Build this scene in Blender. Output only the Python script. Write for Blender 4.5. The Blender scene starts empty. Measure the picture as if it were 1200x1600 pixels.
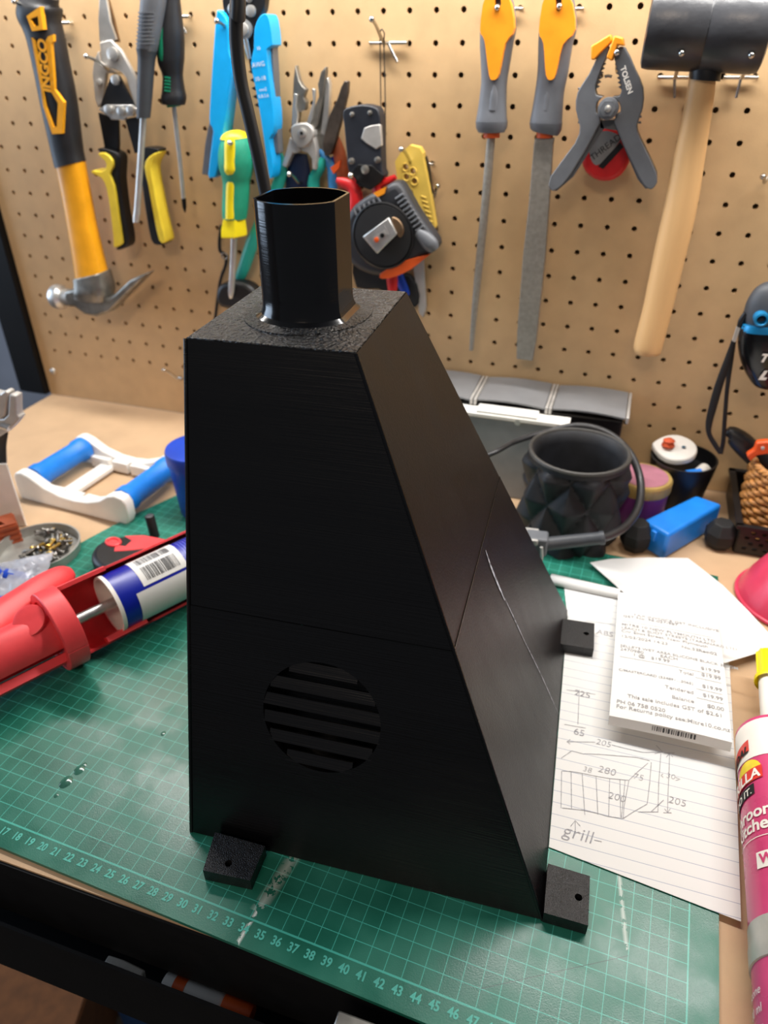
import bpy, bmesh, math, random
from mathutils import Vector, Matrix
random.seed(7)
PI = math.pi
scene = bpy.context.scene
COL = scene.collection

# ------------------------------------------------------------------ camera
# pose solved from the printed centimetre grid of the cutting mat and the 24.8 mm hole pitch of the pegboard
F_PX = 1143.18
CAM = Vector((0.07439, -0.76065, 0.41549))
RIGHT = Vector((0.949545, 0.313559, -0.006779))
DOWN = Vector((0.164440, -0.516142, -0.840569))
FWD = Vector((-0.267067, 0.797043, -0.541662))
cd = bpy.data.cameras.new('camera')
cd.sensor_fit = 'VERTICAL'
cd.sensor_height = 36.0
cd.lens = F_PX / 1600 * 36.0
cd.clip_start = 0.02
cd.dof.use_dof = True
cd.dof.focus_distance = 0.42
cd.dof.aperture_fstop = 8.0
cam = bpy.data.objects.new('camera', cd)
COL.objects.link(cam)
cam.matrix_world = Matrix(((RIGHT.x, -DOWN.x, -FWD.x, CAM.x), (RIGHT.y, -DOWN.y, -FWD.y, CAM.y), (RIGHT.z, -DOWN.z, -FWD.z, CAM.z), (0, 0, 0, 1)))
scene.camera = cam

# ------------------------------------------------------------------ world, lamps, exposure
w = bpy.data.worlds.new('room_air')
scene.world = w
w.use_nodes = True
w.node_tree.nodes['Background'].inputs[0].default_value = (0.75, 0.80, 0.9, 1)
w.node_tree.nodes['Background'].inputs[1].default_value = 0.15


def area(name, loc, target, sx, sy, power, col):
    l = bpy.data.lights.new(name, 'AREA')
    l.shape = 'RECTANGLE'
    l.size = sx
    l.size_y = sy
    l.energy = power
    l.color = col
    o = bpy.data.objects.new(name, l)
    COL.objects.link(o)
    o.location = loc
    d = Vector(target) - Vector(loc)
    o.rotation_euler = d.to_track_quat('-Z', 'Y').to_euler()
    return o


# a lamp above the pegboard (glare on the mat, bright top of the board), a window on the left (blue edge on the pipe),
# the room's ceiling lamp behind the camera (warm sheen on the hood's front)
strip = area('strip_light_above_pegboard_offscreen', (-0.10, -0.115, 0.70), (-0.10, -0.115, 0.0), 1.3, 0.05, 12.0, (1.0, 0.975, 0.94))
strip.rotation_euler = (0, 0, -0.09)
area('window_left_offscreen', (-1.96, -0.42, 0.55), (0.0, -0.42, 0.55), 0.9, 1.1, 20.0, (0.62, 0.78, 1.0))
area('ceiling_lamp_behind_offscreen', (0.05, -2.1, 1.5), (0.05, -2.1, 0.0), 0.6, 0.6, 20.0, (1.0, 0.80, 0.62))
scene.view_settings.view_transform = 'Standard'
scene.view_settings.look = 'None'
scene.view_settings.gamma = 1.0
scene.view_settings.exposure = 0.0
scene.view_settings.use_curve_mapping = False

# ------------------------------------------------------------------ pixel to place


def ray(x, y):
    return RIGHT * ((x - 600) / F_PX) + DOWN * ((y - 800) / F_PX) + FWD


def at_z(x, y, z=0.0):
    d = ray(x, y)
    return CAM + d * ((z - CAM.z) / d.z)


def at_y(x, y, Y=0.0):
    d = ray(x, y)
    return CAM + d * ((Y - CAM.y) / d.y)


def at_plane(x, y, P, n):
    d = ray(x, y)
    return CAM + d * ((P - CAM).dot(n) / d.dot(n))


# ------------------------------------------------------------------ materials
MATS = {}


def lin(c):
    if isinstance(c, str):
        c = tuple(int(c[i:i + 2], 16) / 255 for i in (0, 2, 4))
    return tuple(v / 12.92 if v <= 0.04045 else ((v + 0.055) / 1.055) ** 2.4 for v in c)


def mat(name, col, rough=0.5, metal=0.0, vary=0.12, vscale=60.0, bump=0.0, bscale=300.0, col2=None, spec=0.5, coat=0.0, trans=0.0, alpha=1.0, stretch=None, detail=4.0, bdist=0.001):
    if name in MATS:
        return MATS[name]
    m = bpy.data.materials.new(name)
    m.use_nodes = True
    nt = m.node_tree
    b = nt.nodes['Principled BSDF']
    c = lin(col)
    tc = nt.nodes.new('ShaderNodeTexCoord')
    src = tc.outputs['Object']
    if stretch:
        mp = nt.nodes.new('ShaderNodeMapping')
        mp.inputs['Scale'].default_value = stretch
        nt.links.new(src, mp.inputs['Vector'])
        src = mp.outputs['Vector']
    nz = nt.nodes.new('ShaderNodeTexNoise')
    nz.inputs['Scale'].default_value = vscale
    nz.inputs['Detail'].default_value = detail
    nt.links.new(src, nz.inputs['Vector'])
    rp = nt.nodes.new('ShaderNodeValToRGB')
    c2 = lin(col2) if col2 else tuple(v * (1 - 2 * vary) for v in c)
    c1 = c if col2 else tuple(min(1, v * (1 + vary)) for v in c)
    rp.color_ramp.elements[0].position = 0.3
    rp.color_ramp.elements[1].position = 0.7
    rp.color_ramp.elements[0].color = (*c2, 1)
    rp.color_ramp.elements[1].color = (*c1, 1)
    nt.links.new(nz.outputs['Fac'], rp.inputs['Fac'])
    nt.links.new(rp.outputs['Color'], b.inputs['Base Color'])
    mr = nt.nodes.new('ShaderNodeMapRange')
    mr.inputs['To Min'].default_value = max(0.02, rough - 0.06)
    mr.inputs['To Max'].default_value = min(1.0, rough + 0.06)
    nt.links.new(nz.outputs['Fac'], mr.inputs['Value'])
    nt.links.new(mr.outputs['Result'], b.inputs['Roughness'])
    b.inputs['Metallic'].default_value = metal
    b.inputs['Specular IOR Level'].default_value = spec
    b.inputs['Coat Weight'].default_value = coat
    b.inputs['Transmission Weight'].default_value = trans
    b.inputs['Alpha'].default_value = alpha
    if bump:
        n2 = nt.nodes.new('ShaderNodeTexNoise')
        n2.inputs['Scale'].default_value = bscale
        n2.inputs['Detail'].default_value = 3.0
        nt.links.new(src, n2.inputs['Vector'])
        bp = nt.nodes.new('ShaderNodeBump')
        bp.inputs['Strength'].default_value = bump
        bp.inputs['Distance'].default_value = bdist
        nt.links.new(n2.outputs['Fac'], bp.inputs['Height'])
        nt.links.new(bp.outputs['Normal'], b.inputs['Normal'])
    MATS[name] = m
    return m


M_HARD = mat('hardboard', 'c6a478', 0.62, vary=0.04, vscale=45, bump=0.12, bscale=900)
M_MDF = mat('mdf_top', 'c3a27e', 0.6, vary=0.05, vscale=25, bump=0.1, bscale=700)
M_MDFE = mat('mdf_edge', 'b58d66', 0.7, vary=0.2, vscale=200)
M_BLK = mat('black_plastic', '101013', 0.42, vary=0.2)
M_BLKM = mat('black_matt', '141416', 0.7, vary=0.25)
M_BLKS = mat('black_steel', '070708', 0.6, vary=0.2, spec=0.25)
M_RUB = mat('black_rubber', '1c1d20', 0.55, vary=0.3, vscale=40)
M_GRIP = mat('dark_grip', '1c1d21', 0.5, vary=0.15)
M_GREYP = mat('grey_plastic', '64676c', 0.48, vary=0.08)
M_GREYD = mat('mid_grey_plastic', '3e4146', 0.5, vary=0.08)
M_STEEL = mat('steel', 'd2d1cd', 0.34, metal=0.75, vary=0.08, vscale=80)
M_STEELD = mat('dark_steel', '8f8c85', 0.40, metal=0.75, vary=0.2, vscale=60)
M_WIRE = mat('zinc_wire', 'c9c8c4', 0.22, metal=1.0, vary=0.08)
M_SATIN = mat('satin_grey_metal', 'bcb9b4', 0.45, metal=0.4, vary=0.1)
M_YEL = mat('yellow_paint', 'f2a81c', 0.35, vary=0.06)
M_YEL2 = mat('lemon_plastic', 'efd23e', 0.4, vary=0.06)
M_YEL3 = mat('bright_yellow', 'f6df18', 0.4, vary=0.05)
M_BLUE = mat('cyan_plastic', '10a9f0', 0.35, vary=0.05)
M_BLUE2 = mat('blue_print', '1a7fdf', 0.4, vary=0.06)
M_BLUE3 = mat('deep_blue', '0f3fae', 0.38, vary=0.08)
M_GRN = mat('green_rubber', '1f9a78', 0.5, vary=0.1, bump=0.5, bscale=1500)
M_GRND = mat('green_inlay', '118a64', 0.45, vary=0.08)
M_TEAL = mat('teal_plastic', '22a191', 0.4, vary=0.08)
M_RED = mat('red_plastic', 'cf1f22', 0.4, vary=0.08)
M_REDG = mat('red_gun', 'e8464b', 0.42, vary=0.06)
M_ORG = mat('orange_plastic', 'f99a1c', 0.4, vary=0.06)
M_ORG2 = mat('deep_orange', 'e0591a', 0.45, vary=0.08)
M_WHITE = mat('white_plastic', 'ece8e0', 0.45, vary=0.03)
M_PAPER = mat('white_paper', 'dcdcda', 0.75, vary=0.02, vscale=15)
M_INK = mat('black_ink', '3a3a3c', 0.7, vary=0.2)
M_PENCIL = mat('pencil', '9c9ca1', 0.7, vary=0.2, vscale=400)
M_WOODH = mat('ash_wood', 'dcb079', 0.5, vary=0.12, vscale=30, stretch=(1, 1, 0.08))
M_WICK = mat('wicker', 'c08445', 0.5, vary=0.25, vscale=120)
M_PINK = mat('magenta_plastic', 'c9305a', 0.3, vary=0.05)
M_TAN = mat('bronze_metal', '8d7358', 0.4, metal=0.8, vary=0.15)

# ------------------------------------------------------------------ mesh builders: each returns (verts, faces) in world space


def lerp(a, b, t):
    return a + (b - a) * t


def smooth_path(P, k=5, closed=False):
    """Catmull-Rom through tuples of any length"""
    n = len(P)
    out = []
    rng = n if closed else n - 1
    for i in range(rng):
        a = P[(i - 1) % n] if (closed or i > 0) else P[0]
        b = P[i]
        c = P[(i + 1) % n]
        d = P[(i + 2) % n] if (closed or i + 2 < n) else P[-1]
        for j in range(k):
            t = j / k
            out.append(tuple(0.5 * (2 * b[q] + (c[q] - a[q]) * t + (2 * a[q] - 5 * b[q] + 4 * c[q] - d[q]) * t * t + (3 * b[q] - a[q] - 3 * c[q] + d[q]) * t ** 3) for q in range(len(b))))
    if not closed:
        out.append(tuple(P[-1]))
    return out


def box(c, s, rz=0.0):
    V = []
    cr, sr = math.cos(rz), math.sin(rz)
    for dz in (-.5, .5):
        for dx, dy in ((-.5, -.5), (.5, -.5), (.5, .5), (-.5, .5)):
            x, y = dx * s[0], dy * s[1]
            V.append(Vector((c[0] + x * cr - y * sr, c[1] + x * sr + y * cr, c[2] + dz * s[2])))
    F = [(3, 2, 1, 0), (4, 5, 6, 7), (0, 1, 5, 4), (1, 2, 6, 5), (2, 3, 7, 6), (3, 0, 4, 7)]
    return V, F


def hexa(b, t):
    """eight corners: bottom quad and top quad"""
    return [Vector(v) for v in b] + [Vector(v) for v in t], [(3, 2, 1, 0), (4, 5, 6, 7), (0, 1, 5, 4), (1, 2, 6, 5), (2, 3, 7, 6), (3, 0, 4, 7)]


def prism(poly, ext):
    """poly: list of Vectors, extruded by vector ext"""
    n = len(poly)
    ext = Vector(ext)
    V = [Vector(v) for v in poly] + [Vector(v) + ext for v in poly]
    F = [tuple(range(n)), tuple(range(2 * n - 1, n - 1, -1))] + [((i + 1) % n, i, n + i, n + (i + 1) % n) for i in range(n)]
    return V, F


def holed(outer, holes, ext):
    """prism of an outline with real through holes"""
    from mathutils.geometry import tessellate_polygon
    ext = Vector(ext)
    loops = [[Vector(v) for v in outer]] + [[Vector(v) for v in q] for q in holes]
    flat = [v for lp in loops for v in lp]
    n = len(flat)
    F = []
    for t_ in tessellate_polygon(loops):
        F.append(tuple(t_))
        F.append(tuple(i + n for i in reversed(t_)))
    o = 0
    for lp in loops:
        m = len(lp)
        for i in range(m):
            j = (i + 1) % m
            F.append((o + j, o + i, n + o + i, n + o + j))
        o += m
    return flat + [v + ext for v in flat], F


def frame_of(a):
    a = Vector(a).normalized()
    u = Vector((0, 0, 1)) if abs(a.z) < 0.9 else Vector((1, 0, 0))
    x = u.cross(a).normalized()
    return x, a.cross(x).normalized(), a


def lathe(prof, o, axis=(0, 0, 1), n=24, cap=True, arc=None, sx=1.0, sy=1.0, xd=None):
    """prof: list of (radius, height along axis)"""
    o = Vector(o)
    x, y, a = frame_of(axis)
    if xd:
        x = Vector(xd).normalized()
        y = a.cross(x)
    V, F = [], []
    full = arc is None
    a0, a1 = arc if arc else (0, 2 * PI)
    m = n if full else n + 1
    for r, h in prof:
        for i in range(m):
            t = a0 + (a1 - a0) * i / n
            V.append(o + a * h + x * (r * sx * math.cos(t)) + y * (r * sy * math.sin(t)))
    for k in range(len(prof) - 1):
        for i in range(n):
            j = (i + 1) % m
            F.append((k * m + i, k * m + j, (k + 1) * m + j, (k + 1) * m + i))
    if cap and full:
        F.append(tuple(range(m - 1, -1, -1)))
        F.append(tuple(range((len(prof) - 1) * m, len(prof) * m)))
    return V, F


def cyl(a, b, r, n=14, r2=None):
    a, b = Vector(a), Vector(b)
    return lathe([(r, 0), (r if r2 is None else r2, (b - a).length)], a, b - a, n)


def tube(P, r, n=10, closed=False, k=0, flat=1.0):
    """round tube along 3D points; r number or list"""
    P = [tuple(p) for p in P]
    R = [r] * len(P) if not isinstance(r, (list, tuple)) else list(r)
    if k:
        Q = smooth_path([(*p, q) for p, q in zip(P, R)], k, closed)
        P = [q[:3] for q in Q]
        R = [q[3] for q in Q]
    P = [Vector(p) for p in P]
    m = len(P)
    V, F = [], []
    nrm = None
    for i in range(m):
        t = (P[(i + 1) % m] - P[i - 1]) if closed else (P[min(i + 1, m - 1)] - P[max(i - 1, 0)])
        t.normalize()
        if nrm is None:
            nrm = frame_of(t)[0]
        nrm = (nrm - t * nrm.dot(t)).normalized()
        bn = t.cross(nrm)
        for j in range(n):
            a = 2 * PI * j / n
            V.append(P[i] + nrm * (R[i] * math.cos(a)) + bn * (R[i] * flat * math.sin(a)))
    for i in range(m if closed else m - 1):
        i2 = (i + 1) % m
        for j in range(n):
            F.append((i * n + j, i * n + (j + 1) % n, i2 * n + (j + 1) % n, i2 * n + j))
    if not closed:
        F.append(tuple(range(n - 1, -1, -1)))
        F.append(tuple(range((m - 1) * n, m * n)))
    return V, F


def psweep(C, Y, depth=1.0, n=16, k=4, e=2.0):
    """C: (px, py, half width in px) along a tool lying in the plane y=Y; the cross section is a superellipse"""
    if k:
        C = smooth_path(C, k)
    m = len(C)
    W = []
    for (x, y, h) in C:
        P = at_y(x, y, Y)
        W.append((P, h))
    V, F = [], []
    for i in range(m):
        P, h = W[i]
        x, y, _ = C[i]
        a, b = C[max(0, i - 1)], C[min(m - 1, i + 1)]
        dx, dy = b[0] - a[0], b[1] - a[1]
        L = math.hypot(dx, dy) or 1
        q = at_y(x - dy / L * h, y + dx / L * h, Y) - P
        wid = q
        r = wid.length
        dp = depth * r if depth < 10 else depth
        for j in range(n):
            t = 2 * PI * j / n
            ct, st = math.cos(t), math.sin(t)
            cx = math.copysign(abs(ct) ** (2 / e), ct)
            cy = math.copysign(abs(st) ** (2 / e), st)
            V.append(P + wid * cx + Vector((0, dp * cy, 0)))
    for i in range(m - 1):
        for j in range(n):
            F.append((i * n + j, i * n + (j + 1) % n, (i + 1) * n + (j + 1) % n, (i + 1) * n + j))
    F.append(tuple(range(n - 1, -1, -1)))
    F.append(tuple(range((m - 1) * n, m * n)))
    return V, F


def T(ox, oy, s):
    return lambda pts: [(ox + q[0] * s, oy + q[1] * s) + tuple(v * s for v in q[2:]) for q in pts]


def pslab(pts, Y, thick, k=0):
    """outline in pixels, traced on the front plane y=Y, with real thickness towards the board"""
    if k:
        pts = smooth_path(pts, k, True)
    return prism([at_y(x, y, Y) for x, y in pts], (0, thick, 0))


def pdisc(px, py, rpx, Y, thick, n=18):
    P = at_y(px, py, Y)
    r = (at_y(px + rpx, py, Y) - P).length * 0.93
    return lathe([(r * 0.55, -thick * 0.15), (r, 0), (r, thick)], P, (0, 1, 0), n)


# ------------------------------------------------------------------ objects


def finish(me, smooth):
    if smooth:
        for p in me.polygons:
            p.use_smooth = True
        me.set_sharp_from_angle(angle=math.radians(smooth))


def mk(name, geo, m, parent=None, smooth=42, bevel=0.0, seg=2, loc=None):
    """one mesh object out of world-space pieces; a child's mesh is kept relative to its parent's origin"""
    if isinstance(geo, tuple):
        geo = [geo]
    V, F = [], []
    for v, f in geo:
        o = len(V)
        V += v
        F += [tuple(i + o for i in q) for q in f]
    if parent is not None:
        org = parent.matrix_basis.translation.copy()
        q = parent.parent
        while q is not None:
            org += q.matrix_basis.translation
            q = q.parent
    elif loc is not None:
        org = Vector(loc)
    else:
        lo = Vector((min(v[i] for v in V) for i in range(3)))
        hi = Vector((max(v[i] for v in V) for i in range(3)))
        org = Vector(((lo.x + hi.x) / 2, (lo.y + hi.y) / 2, lo.z))
    me = bpy.data.meshes.new(name)
    me.from_pydata([tuple(Vector(v) - org) for v in V], [], F)
    bm = bmesh.new()
    bm.from_mesh(me)
    bmesh.ops.recalc_face_normals(bm, faces=bm.faces)
    bm.to_mesh(me)
    bm.free()
    finish(me, smooth)
    me.materials.append(m)
    o = bpy.data.objects.new(name, me)
    COL.objects.link(o)
    if parent is not None:
        o.parent = parent
    else:
        o.location = org
    if bevel:
        b = o.modifiers.new('edge', 'BEVEL')
        b.width = bevel
        b.segments = seg
        b.limit_method = 'ANGLE'
        b.angle_limit = math.radians(35)
    return o


def thing(name, label, cat, loc, group=None):
    o = bpy.data.objects.new(name, None)
    o.empty_display_size = 0.01
    COL.objects.link(o)
    o.location = loc
    return tag(o, label, cat, group)


def tag(o, label, cat, group=None):
    o['label'] = label
    o['category'] = cat
    if group:
        o['group'] = group
    return o


def struct(o):
    o['kind'] = 'structure'
    return o


def text_geo(s, size, O, ux, uy, align='CENTER', up=0.0002, bold=0.0, shear=0.0, space=1.0, wrap=None):
    """lettering as flat mesh: O origin, ux/uy unit directions of the line and of the letters' height"""
    cu = bpy.data.curves.new('lettering', 'FONT')
    cu.body = s
    cu.size = size
    cu.align_x = align
    cu.align_y = 'CENTER'
    cu.offset = bold
    cu.shear = shear
    cu.space_character = space
    cu.resolution_u = 3
    ob = bpy.data.objects.new('lettering', cu)
    COL.objects.link(ob)
    me = bpy.data.meshes.new_from_object(ob)
    ux, uy = Vector(ux).normalized(), Vector(uy).normalized()
    n = ux.cross(uy)
    O = Vector(O)
    if wrap is None:
        V = [O + ux * v.co.x + uy * v.co.y + n * up for v in me.vertices]
    else:
        V = [wrap(v.co.x, v.co.y) for v in me.vertices]
    F = [tuple(p.vertices) for p in me.polygons]
    bpy.data.objects.remove(ob)
    bpy.data.curves.remove(cu)
    bpy.data.meshes.remove(me)
    return V, F


def ribbon(pts, width, z):
    """flat pencil stroke on a horizontal sheet; pts are 3D"""
    V, F = [], []
    P = [Vector(p) for p in pts]
    for i, p in enumerate(P):
        t = P[min(i + 1, len(P) - 1)] - P[max(i - 1, 0)]
        s = Vector((-t.y, t.x, 0)).normalized() * width / 2
        V += [p + s + Vector((0, 0, z)), p - s + Vector((0, 0, z))]
        if i:
            F.append((2 * i - 2, 2 * i - 1, 2 * i + 1, 2 * i))
    return V, F
# ------------------------------------------------------------------ the room
M_WALL = mat('grey_blue_wall', '8d9099', 0.85, vary=0.1, vscale=4)
M_FLOOR = mat('concrete_floor', '4a4744', 0.8, vary=0.3, vscale=12)
fl = struct(mk('floor', box((0, -0.5, -0.91), (6, 5, 0.02)), M_FLOOR))
wb = struct(mk('wall_back', box((0, 0.6, 0.65), (6, 0.04, 3.1)), M_WALL))
wl = struct(mk('wall_left', box((-2.0, -0.7, 0.65), (0.04, 2.56, 3.1)), M_WALL))

# ------------------------------------------------------------------ workbench
BX0, BX1, BY0 = -0.672, 0.95, -0.589
bench = thing('workbench', 'wooden topped workbench with black steel frame under the green cutting mat', 'workbench', (0.14, -0.29, -0.90))
mk('worktop', box(((BX0 + BX1) / 2, BY0 / 2, -0.006), (BX1 - BX0, -BY0, 0.012)), M_MDF, bench)
mk('edge_strip', box(((BX0 + BX1) / 2, BY0 - 0.0008, -0.0072), (BX1 - BX0, 0.0014, 0.0116)), M_BLKS, bench)
mk('front_rail', box(((BX0 + BX1) / 2, BY0 + 0.013, -0.040), (BX1 - BX0, 0.026, 0.056)), M_BLKS, bench, bevel=0.002)
mk('rear_rail', box(((BX0 + BX1) / 2, -0.02, -0.040), (BX1 - BX0, 0.03, 0.056)), M_BLKS, bench, bevel=0.002)
for x in (BX0 + 0.03, BX1 - 0.03):
    for y in (BY0 + 0.03, -0.03):
        mk('leg', box((x, y, -0.484), (0.05, 0.05, 0.832)), M_BLKS, bench, bevel=0.003)
mk('drawer', [box((0.14, -0.320, -0.1155), (1.50, 0.560, 0.003)), box((0.14, -0.041, -0.094), (1.50, 0.003, 0.046)), box((-0.61, -0.320, -0.094), (0.003, 0.560, 0.046)), box((0.89, -0.320, -0.094), (0.003, 0.560, 0.046))], M_BLKS, bench)
mk('drawer_front', box((0.14, -0.6012, -0.0865), (1.56, 0.0022, 0.063)), M_BLKS, bench)

# ------------------------------------------------------------------ pegboard
PITCH, PX0, PZ0 = 0.02476, -0.15251, 0.438
peg = thing('pegboard', 'tan hardboard pegboard full of round holes behind the workbench', 'pegboard', (0.1, 0.003, 0.0))


def pegpanel():
    V, F = [], []
    c0, c1, r0, r1 = -20, 30, -8, 15
    xs0, xs1 = PX0 + (c0 - .5) * PITCH, PX0 + (c1 + .5) * PITCH
    R, n, th = 0.0026, 8, 0.005
    for r in range(r0, r1 + 1):
        for c in range(c0, c1 + 1):
            x, z = PX0 + c * PITCH, PZ0 - r * PITCH
            b = len(V)
            for i in range(n):
                a = 2 * PI * i / n + PI / 8
                V.append(Vector((x + R * math.cos(a), 0, z + R * math.sin(a))))
            h = PITCH / 2
            sq = [(1, math.tan(PI / 8)), (math.tan(PI / 8), 1), (-math.tan(PI / 8), 1), (-1, math.tan(PI / 8)), (-1, -math.tan(PI / 8)), (-math.tan(PI / 8), -1), (math.tan(PI / 8), -1), (1, -math.tan(PI / 8))]
            for u, v in sq:
                V.append(Vector((x + u * h, 0, z + v * h)))
            for i in range(n):
                V.append(V[b + i] + Vector((0, th, 0)))
            for k, (u, v) in enumerate(((1, 1), (-1, 1), (-1, -1), (1, -1))):
                V.append(Vector((x + u * h, 0, z + v * h)))
            for i in range(n):
                j = (i + 1) % n
                F.append((b + i, b + j, b + n + j, b + n + i))
                F.append((b + j, b + i, b + 2 * n + i, b + 2 * n + j))
            for k, (i, j) in enumerate(((0, 1), (2, 3), (4, 5), (6, 7))):
                F.append((b + n + i, b + n + j, b + 3 * n + k))
    zt, zb = PZ0 + 8.5 * PITCH, PZ0 - 15.5 * PITCH
    for (x0, x1, z0, z1) in ((-0.674, xs0, 0.0005, zt), (xs1, 0.93, 0.0005, zt), (xs0, xs1, 0.0005, zb)):
        b = len(V)
        V += [Vector((x0, 0, z0)), Vector((x1, 0, z0)), Vector((x1, 0, z1)), Vector((x0, 0, z1))]
        F.append((b, b + 1, b + 2, b + 3))
    # rim and back
    b = len(V)
    V += [Vector((x, y, z)) for y in (0, th) for (x, z) in ((-0.674, 0.0005), (0.93, 0.0005), (0.93, zt), (-0.674, zt))]
    F += [(b, b + 4, b + 5, b + 1), (b + 1, b + 5, b + 6, b + 2), (b + 2, b + 6, b + 7, b + 3), (b + 3, b + 7, b + 4, b)]
    return V, F


mk('upright', box((-0.698, 0.012, 0.50), (0.046, 0.04, 0.998)), M_BLKS, peg, bevel=0.003)
pp = mk('panel', pegpanel(), M_HARD, peg, smooth=0)
mk('backing', box((0.128, 0.022, 0.33), (1.6, 0.012, 0.64)), M_HARD, peg)
for q in ((83, 580),):
    P = at_y(*q, 0)
    mk('screw_head', lathe([(0.0045, 0), (0.0042, 0.0015), (0.0022, 0.003)], P, (0, -1, 0), 16), M_STEEL, peg)

# ------------------------------------------------------------------ cutting mat
MATL = Vector((-0.40877, -0.56132, 0.0))
MROT = math.radians(-2.3615)


def matpt(u, v, z=0.003):
    u, v = u * 0.01, v * 0.01
    return Vector((MATL.x + u * math.cos(MROT) - v * math.sin(MROT), MATL.y + u * math.sin(MROT) + v * math.cos(MROT), z))


def mat_material():
    m = bpy.data.materials.new('cutting_mat_print')
    m.use_nodes = True
    nt = m.node_tree
    N, L = nt.nodes, nt.links
    b = N['Principled BSDF']
    tc = N.new('ShaderNodeTexCoord')
    sp = N.new('ShaderNodeSeparateXYZ')
    L.new(tc.outputs['Object'], sp.inputs[0])

    def math_(op, a, bb=None):
        n = N.new('ShaderNodeMath')
        n.operation = op
        for i, v in enumerate((a, bb)):
            if v is None:
                continue
            if isinstance(v, (int, float)):
                n.inputs[i].default_value = v
            else:
                L.new(v, n.inputs[i])
        return n.outputs[0]
    u = math_('MULTIPLY', sp.outputs['X'], 100.0)
    v = math_('MULTIPLY', sp.outputs['Y'], 100.0)

    def line(x, w):
        f = math_('FRACT', math_('ADD', x, 0.5))
        return math_('LESS_THAN', math_('ABSOLUTE', math_('SUBTRACT', f, 0.5)), w)
    g = math_('MAXIMUM', line(u, 0.018), line(v, 0.022))
    ins = math_('MULTIPLY', math_('MULTIPLY', math_('GREATER_THAN', u, -0.05), math_('LESS_THAN', u, 57.05)), math_('MULTIPLY', math_('GREATER_THAN', v, -0.06), math_('LESS_THAN', v, 42.05)))
    edge = math_('MAXIMUM', math_('LESS_THAN', math_('ABSOLUTE', v), 0.055), math_('LESS_THAN', math_('ABSOLUTE', math_('SUBTRACT', u, 57.0)), 0.04))
    fac = math_('MULTIPLY', math_('MAXIMUM', g, edge), ins)
    nz = N.new('ShaderNodeTexNoise')
    nz.inputs['Scale'].default_value = 28
    nz.inputs['Detail'].default_value = 6
    L.new(tc.outputs['Object'], nz.inputs['Vector'])
    rp = N.new('ShaderNodeValToRGB')
    rp.color_ramp.elements[0].position = 0.32
    rp.color_ramp.elements[1].position = 0.72
    rp.color_ramp.elements[0].color = (*lin('17604e'), 1)
    rp.color_ramp.elements[1].color = (*lin('2a7a66'), 1)
    L.new(nz.outputs['Fac'], rp.inputs['Fac'])
    mx = N.new('ShaderNodeMix')
    mx.data_type = 'RGBA'
    L.new(fac, mx.inputs[0])
    L.new(rp.outputs['Color'], mx.inputs[6])
    mx.inputs[7].default_value = (*lin('46ad9c'), 1)
    # pale scuffs: short chalky cuts
    n2 = N.new('ShaderNodeTexNoise')
    n2.inputs['Scale'].default_value = 260
    n2.inputs['Detail'].default_value = 4
    L.new(tc.outputs['Object'], n2.inputs['Vector'])

    def streak(u0, v0, u1, v1, w):
        # distance from the line u=u0..u1 between v0 and v1
        k = (u1 - u0) / (v1 - v0)
        d = math_('ABSOLUTE', math_('SUBTRACT', u, math_('ADD', math_('MULTIPLY', math_('SUBTRACT', v, v0), k), u0)))
        rng = math_('MULTIPLY', math_('GREATER_THAN', v, v0), math_('LESS_THAN', v, v1))
        soft = math_('SUBTRACT', 1.0, math_('DIVIDE', d, w))
        return math_('MULTIPLY', math_('MAXIMUM', soft, 0.0), rng)
    s = math_('MAXIMUM', streak(34.05, -1.5, 34.2, 0.5, 0.16), math_('MULTIPLY', streak(34.2, 0.5, 34.8, 5.0, 0.5), 0.5))
    s = math_('MAXIMUM', s, math_('MULTIPLY', streak(53.9, 5.6, 53.1, 9.8, 0.17), 0.6))
    s = math_('MULTIPLY', s, math_('GREATER_THAN', n2.outputs['Fac'], 0.46))
    m2 = N.new('ShaderNodeMix')
    m2.data_type = 'RGBA'
    L.new(s, m2.inputs[0])
    L.new(mx.outputs[2], m2.inputs[6])
    m2.inputs[7].default_value = (*lin('d5dcd6'), 1)
    # a long dark knife cut
    cut = math_('MULTIPLY', math_('LESS_THAN', math_('ABSOLUTE', math_('SUBTRACT', v, math_('ADD', math_('MULTIPLY', math_('SUBTRACT', u, 47.0), 0.62), 1.0))), 0.02), math_('MULTIPLY', math_('GREATER_THAN', u, 47.0), math_('LESS_THAN', u, 54.0)))
    m3 = N.new('ShaderNodeMix')
    m3.data_type = 'RGBA'
    L.new(cut, m3.inputs[0])
    L.new(m2.outputs[2], m3.inputs[6])
    m3.inputs[7].default_value = (*lin('0c3a30'), 1)
    L.new(m3.outputs[2], b.inputs['Base Color'])
    mr = N.new('ShaderNodeMapRange')
    mr.inputs['From Min'].default_value = 0.42
    mr.inputs['From Max'].default_value = 0.60
    mr.inputs['To Min'].default_value = 0.28
    mr.inputs['To Max'].default_value = 0.42
    L.new(nz.outputs['Fac'], mr.inputs['Value'])
    L.new(mr.outputs['Result'], b.inputs['Roughness'])
    b.inputs['Specular IOR Level'].default_value = 0.5
    n3 = N.new('ShaderNodeTexNoise')
    n3.inputs['Scale'].default_value = 1400
    L.new(tc.outputs['Object'], n3.inputs['Vector'])
    bp = N.new('ShaderNodeBump')
    bp.inputs['Strength'].default_value = 0.12
    bp.inputs['Distance'].default_value = 0.0006
    L.new(n3.outputs['Fac'], bp.inputs['Height'])
    L.new(bp.outputs['Normal'], b.inputs['Normal'])
    return m


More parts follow.
